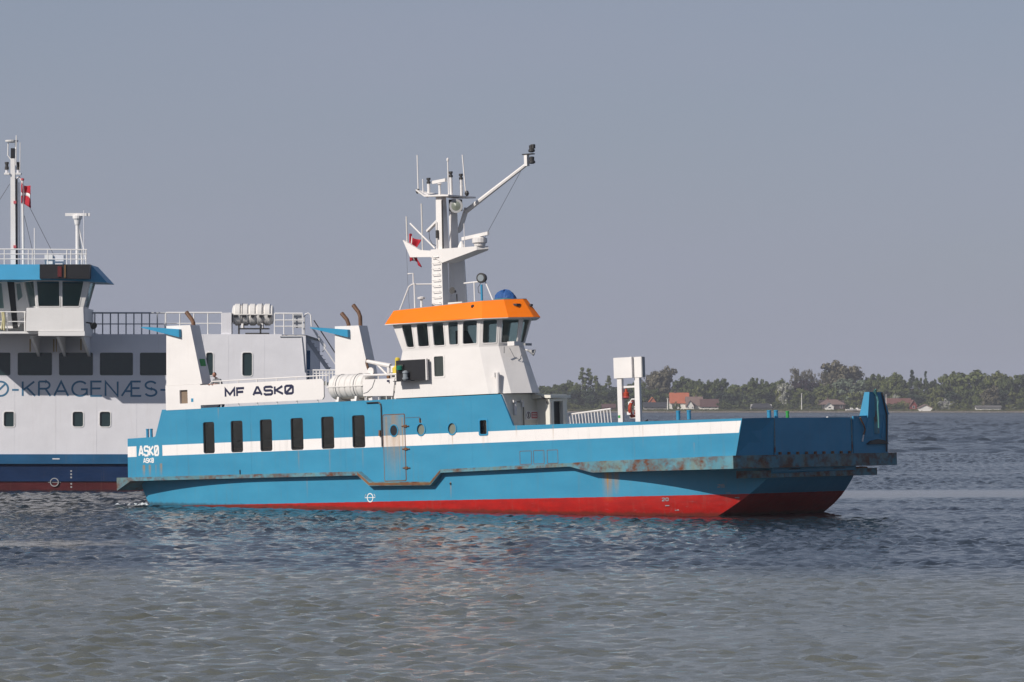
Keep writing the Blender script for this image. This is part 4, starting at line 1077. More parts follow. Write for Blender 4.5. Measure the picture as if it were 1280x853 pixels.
# --- passenger leaning on the rail beside the near funnel
def person():
    root = aboard('person', (4.75,.50,3.785), 'person in grey shirt leaning on the rail beside the white funnel', 'person')
    root.scale = (.92, .92, .87)
    # faces starboard (-y), bent forward with forearms on the rail
    pts = {'pel':(0,.10,.86,.15),'waist':(0,.04,1.03,.145),'chest':(0,-.10,1.24,.16),'neckb':(0,-.20,1.37,.075),'neck':(0,-.26,1.43,.058),
           'shl':(-.17,-.17,1.31,.07),'ell':(-.24,-.22,1.08,.048),'wrl':(-.15,-.46,1.10,.034),'hal':(-.10,-.54,1.10,.034),
           'shr':(.17,-.17,1.31,.07),'elr':(.24,-.22,1.08,.048),'wrr':(.15,-.46,1.10,.034),'har':(.10,-.54,1.10,.034),
           'hpl':(-.10,.10,.82,.105),'knl':(-.11,.05,.47,.07),'anl':(-.11,.12,.09,.05),'tol':(-.12,-.06,.04,.045),
           'hpr':(.10,.10,.82,.105),'knr':(.11,.04,.47,.07),'anr':(.11,.12,.09,.05),'tor':(.12,-.06,.04,.045)}
    names = list(pts); ix = {n: i for i, n in enumerate(names)}
    ed = [('pel','waist'),('waist','chest'),('chest','neckb'),('neckb','neck'),('chest','shl'),('shl','ell'),('ell','wrl'),('wrl','hal'),('chest','shr'),('shr','elr'),('elr','wrr'),('wrr','har'),
          ('pel','hpl'),('hpl','knl'),('knl','anl'),('anl','tol'),('pel','hpr'),('hpr','knr'),('knr','anr'),('anr','tor')]
    me = bpy.data.meshes.new('body'); me.from_pydata([pts[n][:3] for n in names], [(ix[a], ix[b]) for a, b in ed], [])
    o = bpy.data.objects.new('body', me); COL.objects.link(o)
    sk = o.modifiers.new('skin', 'SKIN'); o.modifiers.new('sub', 'SUBSURF').levels = 2
    for n in names:
        v = me.skin_vertices[0].data[ix[n]]; v.radius = (pts[n][3], pts[n][3]); v.use_root = (n == 'pel')
    dg = bpy.context.evaluated_depsgraph_get()
    m2 = bpy.data.meshes.new_from_object(o.evaluated_get(dg)); o.modifiers.clear(); o.data = m2; bpy.data.meshes.remove(me)
    m2.name = 'body'
    for mm in (M['shirt'], M['skin'], M['navy']): m2.materials.append(mm)
    for p in m2.polygons:
        c = p.center; p.use_smooth = True
        p.material_index = 2 if c.z < .88 else (1 if (c.y < -.30 and c.z < 1.2) or c.z > 1.385 else 0)
    o.parent = root
    hd = MB()
    hc = Vector((0,-.31,1.54)); rows = []
    for j in range(11):
        t = math.pi*j/10; row = []
        for k in range(16):
            a = 2*math.pi*k/16
            x = .076*math.sin(t)*math.cos(a); y = .098*math.sin(t)*math.sin(a); z = .118*math.cos(t)
            if z < -.03: x *= .85; y *= .92
            if abs(a - 1.5*math.pi) < .3 and -.05 < z < .03: y -= .022     # nose
            row.append((hc.x+x, hc.y+y, hc.z+z))
        rows.append(row)
    hd.add([p for r in rows for p in r], [(j*16+k, j*16+(k+1)%16, (j+1)*16+(k+1)%16, (j+1)*16+k) for j in range(10) for k in range(16)])
    hd.build('head', M['skin'], root, smooth=60)
    hr = MB(); rr = [[(p[0]*1.06, hc.y+(p[1]-hc.y)*1.06+.008, hc.z+(p[2]-hc.z)*1.06+.006) for p in r] for r in rows[:6]]
    hr.add([p for r in rr for p in r], [(j*16+k, j*16+(k+1)%16, (j+1)*16+(k+1)%16, (j+1)*16+k) for j in range(5) for k in range(16) if j < 2 or not (9 <= k <= 14)])
    hr.build('hair', M['hair'], root, smooth=60)
    for s in (-1, 1):
        MB().lathe((s*.076, -.30, 1.53), (s,0.2,0), [(0,.022),(.012,.026),(.02,.012)], 8).build('ear', M['skin'], root)
        MB().lathe((s*.030, -.400, 1.555), (0,-1,0), [(0,.013),(.006,.010),(.010,.003)], 8).build('eye', M['signink'], root)
        for k, (dx, ln) in enumerate(((-.028,.060),(-.010,.072),(.009,.068),(.027,.052))):
            x = s*.10 + dx
            MB().tube([(x,-.555,1.105),(x*.98,-.555-ln*.6,1.10),(x*.97,-.555-ln*.9,1.075)], [.009,.008,.007], 6).build('finger', M['skin'], root)
        MB().tube([(s*.10 - s*.034,-.535,1.11),(s*.10 - s*.058,-.565,1.105),(s*.10 - s*.062,-.595,1.095)], [.011,.010,.008], 6).build('thumb', M['skin'], root)
    MB().box(-.022,.022,-.412,-.400,1.475,1.482).build('mouth', M['signred'], root)
person()

# ================================================================== the larger ferry behind
M['bgwall'] = paint('pale_grey_ship_paint', (0.74, 0.73, 0.755), var=0.06, dirt=0.14, wav=0.35)
M['bgwhite'] = paint('bridge_white_paint', (0.80, 0.78, 0.76), var=0.05, dirt=0.15)
M['bgblue'] = paint('light_blue_ship_paint', (0.06, 0.30, 0.50), var=0.1)
M['bgbelt'] = paint('belt_blue_paint', (0.020, 0.105, 0.22), var=0.2, dirt=0.15)
M['bgnavy'] = paint('navy_ship_paint', (0.008, 0.028, 0.085), var=0.25, dirt=0.2)
M['bgred'] = paint('dark_red_antifouling', (0.085, 0.016, 0.018), var=0.3, dirt=0.2)
M['bgtext'] = simple('petrol_letter_paint', (0.05, 0.165, 0.28), 0.5)
M['bggrey'] = simple('grey_metal_and_rail_shade', (0.42, 0.43, 0.45), 0.5)
K1 = 0.0382; K2 = 0.03756
def EX(a): return (a - 440) * K1                 # elevation of the side, in metres from the after end
def EZ(b): return 4.2 + (503 - b) * K1
def WX(a): return (a - 640) * K2 + 7.64          # elevation of the bridge wing, 3.2 m outboard of the side
def WZ(b): return 4.2 + (503 - b) * K2
big = empty('large_ferry', (-7.64, 191, 0))
tag(big, 'grey and white passenger ferry behind the blue one, cut off at left', 'ferry')
XL = EX(-380)
# hull in bands
hb = MB()
for z0, z1, nm, mt, y in ((-1.5,.42,'bottom_plating','bgred',.12),(.42,1.26,'hull_plating','bgnavy',.06),(1.26,1.72,'belt','bgbelt',-.08)):
    MB().prism_z([(XL,y),(EX(400),y),(EX(436),y+2.2),(EX(440),y+5),(EX(440),9),(EX(436),11.8),(EX(400),14-y),(XL,14-y)], z0, z1).build(nm, M[mt], big)
bw = MB().prism_y([(XL,1.72),(EX(436),1.72),(EX(436),5.0),(EX(383),5.0),(EX(382),7.38),(EX(352),7.38),(EX(352),7.45),(XL,7.45)], 0.0, 0.25).build('side_plating', M['bgwall'], big)
MB().prism_y([(XL,1.72),(EX(436),1.72),(EX(436),5.0),(EX(383),5.0),(EX(382),7.38),(XL,7.38)], 13.7, 13.95).build('far_plating', M['bgwall'], big)
MB().box(XL, EX(382.3), .25, 13.7, 7.30, 7.42).build('upper_deck', M['deck'], big)
MB().box(EX(382.4), EX(436), .25, 13.7, 4.86, 4.98).build('after_deck', M['deck'], big)
MB().box(EX(380.5), EX(381.9), .25, 13.7, 4.98, 7.30).build('after_wall', M['bgwall'], big)
big_w = [(-30,13,441,469.4),(22,65,441,469.4),(73.8,116.2,441,469.4),(124.8,166.2,441,469.4),(174.8,216.5,441,469.4),(225,250,441,469.4),(-81,-39,441,469.4)]
tall_w = [(257.8,266.2,441,469.4),(303,315,441,470)]
small_w = [(5,18.3,515,533.4),(91,104,515,533.4),(124.8,138,515,533.4),(-50,-37,515,533.4)]
cm = MB()
for i, (a, b, t, d) in enumerate(big_w + tall_w + small_w):
    cm.prism_y(rrect(EX(a), EX(b), EZ(d), EZ(t), .07 if i < 7 else .10), -.1, .12)
cut(bw, cm)
M['bgpane'] = simple('dark_green_glass', (0.022, 0.042, 0.044), 0.06)
for i, (a, b, t, d) in enumerate(big_w + tall_w + small_w):
    r = .07 if i < 7 else .10
    f = MB()
    e = .02 if i < 7 else .045
    frame_ring(f, rrect(EX(a), EX(b), EZ(d), EZ(t), r), rrect(EX(a)-e, EX(b)+e, EZ(d)-e, EZ(t)+e, r+e), -.02, .01)
    w = f.build('window', M['bgwall'] if i < 7 else M['bgwhite'], big)
    MB().prism_y(rrect(EX(a)+.002, EX(b)-.002, EZ(d)+.002, EZ(t)-.002, r), .06, .07).build('pane', M['bgpane'], w)
L = MB(); lettering(L, 'Ø-KRAGENÆS-', RD, EX(-10.5), EX(210), EZ(496.3), EZ(476), -.006, .090, .26); L.build('lettering', M['bgtext'], big)
for px in (69.5, 120.5, 170.5, 221, 253.5, 285, 330, 17.5):
    MB().box(EX(px)-.01, EX(px)+.01, -.006, .01, 1.75, 7.4).build('weld_seam', M['bgwall'], big)
for px in (37.5, 67, 70, 101):
    MB().box(EX(px)-.03, EX(px)+.04, -.004, .002, EZ(440 if px < 100 else 438), EZ(424)).build('rust_run', simple('rust_stain', (.42,.30,.16), .7), big)
pm = MB(); frame_ring(pm, circ(EX(68), EZ(603), .17, .17), circ(EX(68), EZ(603), .21, .21), -.09+.15-.01, .125)
pm.box(EX(60), EX(76), .105, .125, EZ(603.5), EZ(602.5)); pm.build('load_line_mark', M['grey'], big)
for k in range(6): MB().box(EX(88), EX(90), .05 if k < 3 else .105, .07 if k < 3 else .13, EZ(590+k*4), EZ(588+k*4)).build('draught_mark', M['grey'], big)
MB().box(EX(66), EX(75), -.095, -.08, EZ(574.4), EZ(573)).build('belt_mark', M['bgwall'], big)

# railings of the upper deck
def bgrail(x0, x1, y, z0, z1, step, mt, mids=(.5,)):
    o = MB().tube([(x0,y,z1),(x1,y,z1)], .045, 6).build('deck_rail', M[mt], big)
    for m_ in mids: MB().tube([(x0,y,z0+(z1-z0)*m_),(x1,y,z0+(z1-z0)*m_)], .03, 6).build('mid_rail', M[mt], o)
    n = max(1, int(round((x1-x0)/step)))
    for i in range(n+1):
        x = x0 + (x1-x0)*i/n
        MB().tube([(x,y,z0),(x,y,z1)], .035, 6).build('stanchion', M[mt], o)
bgrail(EX(107), EX(205), .6, 7.42, EZ(391), .36, 'bggrey')  # this stretch of rail is coloured grey to stand for shade
bgrail(EX(207), EX(277), .15, 7.45, EZ(391), .62, 'bgwhite')
bgrail(EX(343), EX(378), .15, 7.45, EZ(392), .42, 'bgwhite', (.38,.68))
bgrail(EX(383), EX(436), .3, 4.98, EZ(463), .15, 'bgwhite', (.8,))
MB().box(EX(276.6), EX(289), .1, .9, 7.42, EZ(391)).build('cabinet', M['bgwall'], big)
MB().box(EX(365), EX(377), .3, .6, EZ(410), EZ(393)).build('pipe_rack', M['bggrey'], big)
MB().tube([(EX(380),.3,7.45),(EX(380),.3,EZ(396)),(EX(381.5),.3,EZ(392.6)),(EX(385),.3,EZ(391.5)),(EX(388),.3,EZ(394)),(EX(389),.3,EZ(408))], .04, 6).build('ladder_hoop', M['bgwhite'], big)
MB().tube([(EX(350),-.03,EZ(421)),(EX(377),-.03,EZ(421)),(EX(379),-.03,EZ(440)),(EX(381),-.03,EZ(465))], .03, 5).build('cable_run', M['bggrey'], big)
st = MB().hexa([(EX(382),1.0,EZ(420)),(EX(412),1.0,EZ(463)),(EX(407),1.0,EZ(463)),(EX(382),1.0,EZ(428))],[(EX(382),1.06,EZ(420)),(EX(412),1.06,EZ(463)),(EX(407),1.06,EZ(463)),(EX(382),1.06,EZ(428))]).build('stairs', M['bggrey'], big)
MB().hexa([(EX(382),1.9,EZ(420)),(EX(412),1.9,EZ(463)),(EX(407),1.9,EZ(463)),(EX(382),1.9,EZ(428))],[(EX(382),1.96,EZ(420)),(EX(412),1.96,EZ(463)),(EX(407),1.96,EZ(463)),(EX(382),1.96,EZ(428))]).build('stringer', M['bggrey'], st)
for i in range(8):
    px, py = 383 + i*3.4, 424 + i*5.0
    MB().box(EX(px), EX(px+5), 1.06, 1.9, EZ(py)-.03, EZ(py)).build('tread', M['bggrey'], st)
MB().tube([(EX(391),1.0,EZ(400)),(EX(421),1.0,EZ(446))], .03, 6).build('hand_rail', M['dark'], st)
MB().tube([(EX(389),1.0,EZ(410)),(EX(404),1.0,EZ(434)),(EX(420),1.0,EZ(458))], .035, 6).build('hand_rail', M['bgwhite'], st)
MB().tube([(EX(391.5),1.0,EZ(412)),(EX(406),1.0,EZ(433)),(EX(402),1.0,EZ(440))], .035, 6).build('hand_rail', M['bgwhite'], st)
MB().box(EX(382.2), EX(386.5), .9, 1.0, 4.98, EZ(438)).build('stair_post', M['bgbelt'], big)

# bridge wing
Y0 = -3.2
bwall = MB()
_fer, _wall, _mw, _mg = ferry, wall, M['white'], M['glass']
def bg_facet(*q):
    global ferry, wall
    ferry, wall = big, bwall
    keep = M['white'], M['glass']; M['white'], M['glass'] = M['bgwhite'], M['glassbridge']
    win_facet(*q)
    M['white'], M['glass'] = keep; ferry, wall = _fer, _wall
zs, zt = WZ(385), WZ(350.5)
bg_facet((WX(45.5),Y0,zs),(WX(76),Y0,zs),(WX(76.3),Y0-.35,zt),(WX(44),Y0-.35,zt), .10,.06,.07,.06,.04)
bg_facet((WX(76),Y0,zs),(WX(104),Y0,zs),(WX(113.5),Y0-.35,zt),(WX(76.3),Y0-.35,zt), .08,.26,.07,.06,.04)
bg_facet((WX(104),Y0,zs),(WX(103),Y0+2.6,zs),(WX(112.5),Y0+2.6,zt),(WX(113.5),Y0-.35,zt), .3,.3,.07,.06,.04)
bg_facet((WX(32),Y0+1.2,zs),(WX(45.5),Y0,zs),(WX(44),Y0-.35,zt),(WX(24),Y0+1.2,zt), .2,.12,.07,.06,.04)
bg_facet((WX(18),Y0+1.25,WZ(410)),(WX(32),Y0+1.2,zs-.0),(WX(24),Y0+1.2,zt),(WX(13),Y0+1.25,zt), .16,.22,.95,.12,.04)
bwall.build('window_band', M['bgwhite'], big)
for a, b in ((-60,-26),(-26,8)):
    pass
_w2 = MB(); bwall2 = _w2
def bg_facet2(*q):
    global ferry, wall
    ferry, wall = big, bwall2
    keep = M['white'], M['glass']; M['white'], M['glass'] = M['bgwhite'], M['glassbridge']
    win_facet(*q)
    M['white'], M['glass'] = keep; ferry, wall = _fer, _wall
bg_facet2((WX(-62),Y0+1.3,WZ(410)),(WX(-28),Y0+1.3,WZ(410)),(WX(-28),Y0+1.1,zt),(WX(-62),Y0+1.1,zt), .15,.15,.95,.1,.04)
bg_facet2((WX(-28),Y0+1.3,WZ(410)),(WX(12),Y0+1.3,WZ(410)),(WX(5),Y0+1.1,zt),(WX(-28),Y0+1.1,zt), .15,.30,.95,.1,.04)
bwall2.build('window_band', M['bgwhite'], big)
MB().hexa([(WX(12),Y0+1.22,WZ(410)),(WX(18.3),Y0+1.22,WZ(410)),(WX(18.3),Y0+1.3,WZ(410)),(WX(12),Y0+1.3,WZ(410))],[(WX(4.5),Y0+1.22,zt),(WX(13.2),Y0+1.22,zt),(WX(13.2),Y0+1.3,zt),(WX(4.5),Y0+1.3,zt)]).build('wing_doorway_shade', M['black'], big)  # black panel stands in for the shade inside the open wing doorway
MB().box(WX(21.5), WX(26), Y0+1.15, Y0+1.2, WZ(403.5), WZ(398.5)).build('vent', M['bggrey'], big)
MB().box(WX(-62), WX(103), Y0+2.6, Y0+2.7, WZ(414), zt).build('bridge_back_wall', M['bgwhite'], big)
# balcony front, floor, brackets
MB().hexa([(WX(32),Y0-.02,WZ(414)),(WX(105),Y0-.02,WZ(414)),(WX(105),Y0+.1,WZ(414)),(WX(32),Y0+.1,WZ(414))],[(WX(33),Y0-.02,zs),(WX(104),Y0-.02,zs),(WX(104),Y0+.1,zs),(WX(33),Y0+.1,zs)]).build('wing_front', M['bgwhite'], big)
MB().hexa([(WX(32),Y0+.1,WZ(414)),(WX(32)+.1,Y0+.1,WZ(414)),(WX(32)+.1,0,WZ(414)),(WX(32),0,WZ(414))],[(WX(33),Y0+.1,zs),(WX(33)+.1,Y0+.1,zs),(WX(33)+.1,0,zs),(WX(33),0,zs)]).build('wing_side', M['bgwhite'], big)
MB().box(WX(103), WX(105), Y0+.1, 1.0, WZ(414), zs).build('wing_side', M['bgwhite'], big)
MB().box(WX(48), WX(106), Y0-.08, 2.6, WZ(420), WZ(414.3)).build('wing_floor', M['bgwhite'], big)
MB().box(WX(-62), WX(47.5), Y0+.2, 2.6, WZ(417), WZ(414.3)).build('wing_floor', M['bgwhite'], big)
for px in (37, 70, 101):
    MB().hexa([(WX(px),Y0+.1,WZ(420.2)),(WX(px)+.12,Y0+.1,WZ(420.2)),(WX(px)+.12,-.02,WZ(420.2)),(WX(px),-.02,WZ(420.2))],[(WX(px),Y0+.25,WZ(423)),(WX(px)+.12,Y0+.25,WZ(423)),(WX(px)+.12,-.02,WZ(445)),(WX(px),-.02,WZ(445))]).build('bracket', M['bgwhite'], big)
o_ = MB().tube([(WX(-62),Y0+.25,WZ(390)),(WX(31),Y0+.25,WZ(390))], .035, 6).build('wing_rail', M['bgwhite'], big)
for px in (-50,-30,-10,8,30): MB().tube([(WX(px),Y0+.25,WZ(414)),(WX(px),Y0+.25,WZ(390))], .03, 6).build('stanchion', M['bgwhite'], o_)
MB().tube([(WX(-62),Y0+.25,WZ(402)),(WX(31),Y0+.25,WZ(402))], .025, 6).build('mid_rail', M['bgwhite'], o_)
MB().tube([(WX(2),Y0+.2,WZ(390)),(WX(3),Y0+.18,WZ(400)),(WX(1.5),Y0+.18,WZ(412)),(WX(4.5),Y0+.18,WZ(413)),(WX(4.8),Y0+.18,WZ(398)),(WX(3.5),Y0+.2,WZ(390))], .05, 6).build('rope_coil', simple('yellow_rope', (.55,.50,.28), .9), big)
MB().lathe((WX(112),Y0+.6,WZ(405)),(.5,-.6,-.3),[(0,.06),(.1,.1),(.25,.18),(.27,.17)],12).tube([(WX(106),Y0+.6,WZ(403)),(WX(113),Y0+.6,WZ(404))],.04,6).build('loudhailer', M['dark'], big)
# roof
MB().hexa([(WX(-70),Y0-.9,WZ(350.5)),(WX(36),Y0-.9,WZ(350.5)),(WX(60),Y0-.95,WZ(350.5)),(WX(134),Y0-.2,WZ(353.5)),(WX(134),Y0+3.4,WZ(353.5)),(WX(-70),Y0+3.4,WZ(350.5))],
          [(WX(-70),Y0-.4,WZ(331)),(WX(36),Y0-.4,WZ(331)),(WX(60),Y0-.4,WZ(331)),(WX(114.5),Y0-.3,WZ(331.5)),(WX(114.5),Y0+2.9,WZ(331.5)),(WX(-70),Y0+2.9,WZ(331))]).build('bridge_roof', M['bgblue'], big)
bb = MB().box(WX(52.5), WX(114.8), Y0-1.02, Y0-.3, WZ(349.2), WZ(331.5)).build('sidelight_board', M['black'], big)
MB().box(WX(75), WX(80), Y0-1.08, Y0-1.02, WZ(347), WZ(334)).build('sidelight', simple('unlit_red_lamp', (.12,.015,.015), .4), bb)
MB().box(WX(83.5), WX(85), Y0-1.08, Y0-1.02, WZ(348), WZ(332)).build('divider', M['rust'], bb)
def rf(px, y=Y0): return WX(px)
o_ = MB().tube([(WX(-60),Y0-.2,WZ(311.5)),(WX(109),Y0-.2,WZ(312.5))], .035, 6).build('roof_rail', M['bgwhite'], big)
MB().tube([(WX(-60),Y0-.2,WZ(318)),(WX(109),Y0-.2,WZ(318))], .028, 6).build('mid_rail', M['bgwhite'], o_)
MB().tube([(WX(-60),Y0-.2,WZ(324)),(WX(109),Y0-.2,WZ(324.5))], .028, 6).build('mid_rail', M['bgwhite'], o_)
for px in (-40,-20,-5,6,36,41,60,84,89,97,103,108): MB().tube([(WX(px),Y0-.2,WZ(331)),(WX(px),Y0-.2,WZ(312))], .03, 6).build('stanchion', M['bgwhite'], o_)
MB().box(WX(54.5), WX(78), Y0+.4, Y0+1.2, WZ(331), WZ(318.5)).build('roof_locker', M['bgwall'], big)
MB().box(WX(54.5), WX(64.5), Y0+.3, Y0+.4, WZ(331), WZ(318.3)).build('locker_door', M['bgwhite'], big)
# radar mast
rm = MB().tube([(WX(94),Y0+1,WZ(331)),(WX(93.5),Y0+1,WZ(279))], [.10,.09], 10).build('radar_mast', M['bgwhite'], big)
MB().lathe((WX(93.5),Y0+1,WZ(280)),(0,0,1),[(0,.12),(.1,.14),(.22,.16),(.3,.22),(.42,.23),(.46,.12),(.5,.08)],14).build('radar_housing', M['bgwhite'], rm)
MB().box(WX(78.3), WX(109.5), Y0+.93, Y0+1.07, WZ(269), WZ(265.3)).build('scanner', M['bgwhite'], rm)
MB().tube([(WX(96),Y0+1,WZ(285)),(WX(106),Y0+1,WZ(331))], .04, 6).build('strut', M['bgwhite'], rm)
MB().tube([(WX(94.5),Y0+1,WZ(285)),(WX(99),Y0+1.4,WZ(331))], .04, 6).build('strut', M['bgwhite'], rm)
MB().tube([(WX(102.5),Y0+.8,WZ(331)),(WX(102.2),Y0+.8,WZ(262))], .022, 6).build('aerial', M['bgwall'], rm)
# main mast
mm_ = MB().hexa([(WX(8.6),Y0+1.3,WZ(331)),(WX(15),Y0+1.3,WZ(331)),(WX(15),Y0+1.6,WZ(331)),(WX(8.6),Y0+1.6,WZ(331))],[(WX(8.2),Y0+1.3,WZ(196)),(WX(13.6),Y0+1.3,WZ(196)),(WX(13.6),Y0+1.6,WZ(196)),(WX(8.2),Y0+1.6,WZ(196))]).build('signal_mast', M['bgwhite'], big)
MB().tube([(WX(16.3),Y0+1.4,WZ(331)),(WX(15.8),Y0+1.4,WZ(222))], .05, 6).build('cable_trunk', M['dark'], mm_)
MB().tube([(WX(19),Y0+1.5,WZ(331)),(WX(18.4),Y0+1.5,WZ(226))], .03, 6).build('conduit', M['bgwall'], mm_)
MB().tube([(WX(24.5),Y0+1.4,WZ(331)),(WX(23),Y0+1.4,WZ(224))], [.07,.055], 8).build('flag_pole', M['bgwhite'], mm_)
MB().lathe((WX(23),Y0+1.4,WZ(224)),(0,0,1),[(0,.05),(.03,.09),(.10,.09),(.13,.03)],10).build('truck', M['signred'], mm_)
MB().tube([(WX(14),Y0+1.4,WZ(222)),(WX(19),Y0+1.4,WZ(219)),(WX(22),Y0+1.4,WZ(224))], .05, 6).build('spreader', M['bgwhite'], mm_)
for py in (251, 307): MB().box(WX(12.5), WX(15.8), Y0+1.2, Y0+1.3, WZ(py+2), WZ(py-1.5)).build('red_lamp', M['signred'], mm_)
MB().box(WX(8.5), WX(13.2), Y0+1.3, Y0+1.6, WZ(196), WZ(183)).build('mast_light', M['black'], mm_)
MB().lathe((WX(9.5),Y0+1.4,WZ(176)),(0,0,1),[(0,.10),(.04,.30),(.12,.32),(.14,.1)],16).build('satellite_dome', M['bgwhite'], mm_)
MB().tube([(WX(5),Y0+1.4,WZ(176)),(WX(4.6),Y0+1.4,WZ(192)),(WX(9),Y0+1.4,WZ(198))], .03, 6).tube([(WX(14),Y0+1.4,WZ(176)),(WX(15),Y0+1.4,WZ(192)),(WX(12),Y0+1.4,WZ(198))], .03, 6).build('dome_frame', M['bgwhite'], mm_)
MB().tube([(WX(15.5),Y0+1.2,WZ(205)),(WX(16),Y0+1.2,WZ(167))], .03, 6).build('aerial', M['bgwhite'], mm_)
MB().tube([(WX(20.6),Y0+1.2,WZ(212)),(WX(20.8),Y0+1.2,WZ(176))], .02, 6).build('aerial', M['bgwhite'], mm_)
for px in (3.5, 18):
    MB().box(WX(px-3), WX(px+3.5), Y0+1.2, Y0+1.6, WZ(216.5), WZ(214)).build('lamp_shelf', M['bgwhite'], mm_)
    l_ = MB().tube([(WX(px),Y0+1.35,WZ(214)),(WX(px),Y0+1.35,WZ(201))], .07, 8).build('navigation_light', M['bgwall'], mm_)
    MB().lathe((WX(px),Y0+1.35,WZ(210)),(0,0,1),[(0,.10),(.14,.10),(.141,.075),(.26,.075),(.261,.10),(.36,.10)],8).build('lens', M['dark'], l_)
MB().tube([(WX(30.5),Y0+1.4,WZ(254)),(WX(63),Y0+1.4,WZ(318))], .012, 4).build('stay', M['wire'], mm_)
MB().tube([(WX(25.5),Y0+1.4,WZ(268)),(WX(38),Y0+1.2,WZ(318))], .012, 4).build('stay', M['wire'], mm_)
MB().tube([(WX(7),Y0+1.4,WZ(228)),(WX(-10),Y0+1.4,WZ(255))], .012, 4).build('stay', M['wire'], mm_)
MB().tube([(WX(41),Y0+.6,WZ(331)),(WX(41),Y0+.6,WZ(284.5))], .03, 6).build('aerial', M['bgwhite'], mm_)
flag('ensign', Matrix.Translation((-7.64+WX(20.5), 191+Y0+1.35, WZ(227))), 1.0, .95, 'red flag with white cross on the mast of the large grey ferry', .35, 2, .48)
# life raft rack of the large ferry
r3 = empty('life_raft', (-7.64+EX(315), 191+.75, EZ(407)-.12))
tag(r3, 'white ribbed life raft canister on the roof rail of the large grey ferry', 'life raft', 'life raft canisters')
raft_parts(r3, 1.98, .53, 5, .86)
for i in range(5):
    x = -.80 + i*.40
    MB().box(x-.07, x+.10, -.575, -.53, .50, .62).build('clamp', M['black'], r3)
rk = MB().box(EX(297), EX(299), .3, .4, 7.42, EZ(405)).box(EX(324), EX(326), .3, .4, 7.42, EZ(405)).box(EX(306), EX(336), .3, .4, 7.42, 7.52).box(EX(297),EX(335),.25,1.25,EZ(407)-.17,EZ(407)-.115)
rk.build('raft_rack', M['dark'], big)

# ================================================================== far shore: houses
def SX(px, Y): return (px - 640) / 5000 * Y
def SZ(py, Y): return 4.2 + (503 - py) / 5000 * Y
def wallm(c): return simple('render_%02d' % rnd.randint(0, 999), c, 0.9, var=0.06, scale=.4)
M['roof_orange'] = simple('orange_roof_tiles', (0.43, 0.12, 0.055), 0.85, var=0.25, scale=1.2)
M['roof_brown'] = simple('brown_roof_tiles', (0.105, 0.052, 0.048), 0.85, var=0.25, scale=1.2)
M['roof_pink'] = simple('weathered_roof_tiles', (0.20, 0.13, 0.11), 0.85, var=0.25, scale=1.2)
M['roof_red'] = simple('red_roof_tiles', (0.16, 0.068, 0.055), 0.85, var=0.25, scale=1.2)
M['roof_dark'] = simple('dark_roofing', (0.035, 0.035, 0.042), 0.85, var=0.2, scale=1.2)
M['roof_grey'] = simple('grey_roofing', (0.14, 0.13, 0.125), 0.85, var=0.2, scale=1.2)
M['wall_white'] = simple('white_render', (0.72, 0.69, 0.64), 0.9, var=0.06, scale=.4)
M['wall_dark'] = simple('dark_timber', (0.05, 0.03, 0.028), 0.9, var=0.2, scale=.4)
M['wall_red'] = simple('red_timber', (0.20, 0.03, 0.025), 0.9, var=0.2, scale=.4)
M['wall_grey'] = simple('grey_timber', (0.40, 0.38, 0.35), 0.9, var=0.1, scale=.4)
M['hpane'] = simple('house_window_glass', (0.03, 0.035, 0.04), 0.1)
def house(px0, px1, ridge, eave, base, label, roof, wallc, Y=1645, gable=False, depth=8, chimney=None, wins=3, wl=None, hip=0.0):
    x0, x1 = SX(px0, Y), SX(px1, Y); w = x1 - x0
    zb = 1.0; ze = SZ(eave, Y) - zb; zr_ = SZ(ridge, Y) - zb
    o = empty('house', ((x0+x1)/2, Y, zb)); tag(o, label, 'house')
    h = w/2; d = depth
    if not gable:
        wl_ = MB().prism_x([(0,-.6),(d,-.6),(d,ze),(d/2,zr_-.35),(0,ze)], -h+.3, h-.3).build('wall', M[wallc], o)
        r = MB().hexa([(-h,-.5,ze-.12),(-h+w*hip,d/2,zr_),(-h,d+.5,ze-.12),(-h,d+.5,ze-.34),(-h+w*hip,d/2,zr_-.25),(-h,-.5,ze-.34)],
                      [(h,-.5,ze-.12),(h-w*hip,d/2,zr_),(h,d+.5,ze-.12),(h,d+.5,ze-.34),(h-w*hip,d/2,zr_-.25),(h,-.5,ze-.34)]).build('roof', M[roof], o)
    else:
        wl_ = MB().prism_y([(-h+.3,-.6),(h-.3,-.6),(h-.3,ze),(0,zr_-.35),(-h+.3,ze)], 0, d).build('wall', M[wallc], o)
        r = MB().hexa([(-h,-.4,ze-.12),(0,-.4,zr_),(h,-.4,ze-.12),(h,-.4,ze-.36),(0,-.4,zr_-.28),(-h,-.4,ze-.36)],
                      [(-h,d+.4,ze-.12),(0,d+.4,zr_),(h,d+.4,ze-.12),(h,d+.4,ze-.36),(0,d+.4,zr_-.28),(-h,d+.4,ze-.36)]).build('roof', M[roof], o)
    if chimney is not None:
        cx = -h + w*chimney
        MB().box(cx-.3, cx+.3, d/2-.3, d/2+.3, zr_-.6, zr_+.75).build('chimney', M['roof_brown'], r)
    for i in range(wins):
        cx = -h + w*(i+.5)/wins; ww = min(1.1, w/wins*.3)
        q = MB(); frame_ring(q, rrect(cx-ww/2+.08, cx+ww/2-.08, max(.7,ze*.3)+.08, min(ze-.25, ze*.3+1.5), .02), rrect(cx-ww/2, cx+ww/2, max(.7,ze*.3), min(ze-.17, ze*.3+1.58), .03), -.05, .03)
        q = q.build('window', M['wall_white'], o)
        MB().box(cx-ww/2+.06, cx+ww/2-.06, -.03, -.02, max(.7,ze*.3)+.06, min(ze-.2, ze*.3+1.52)).build('pane', M['hpane'], q)
    return o
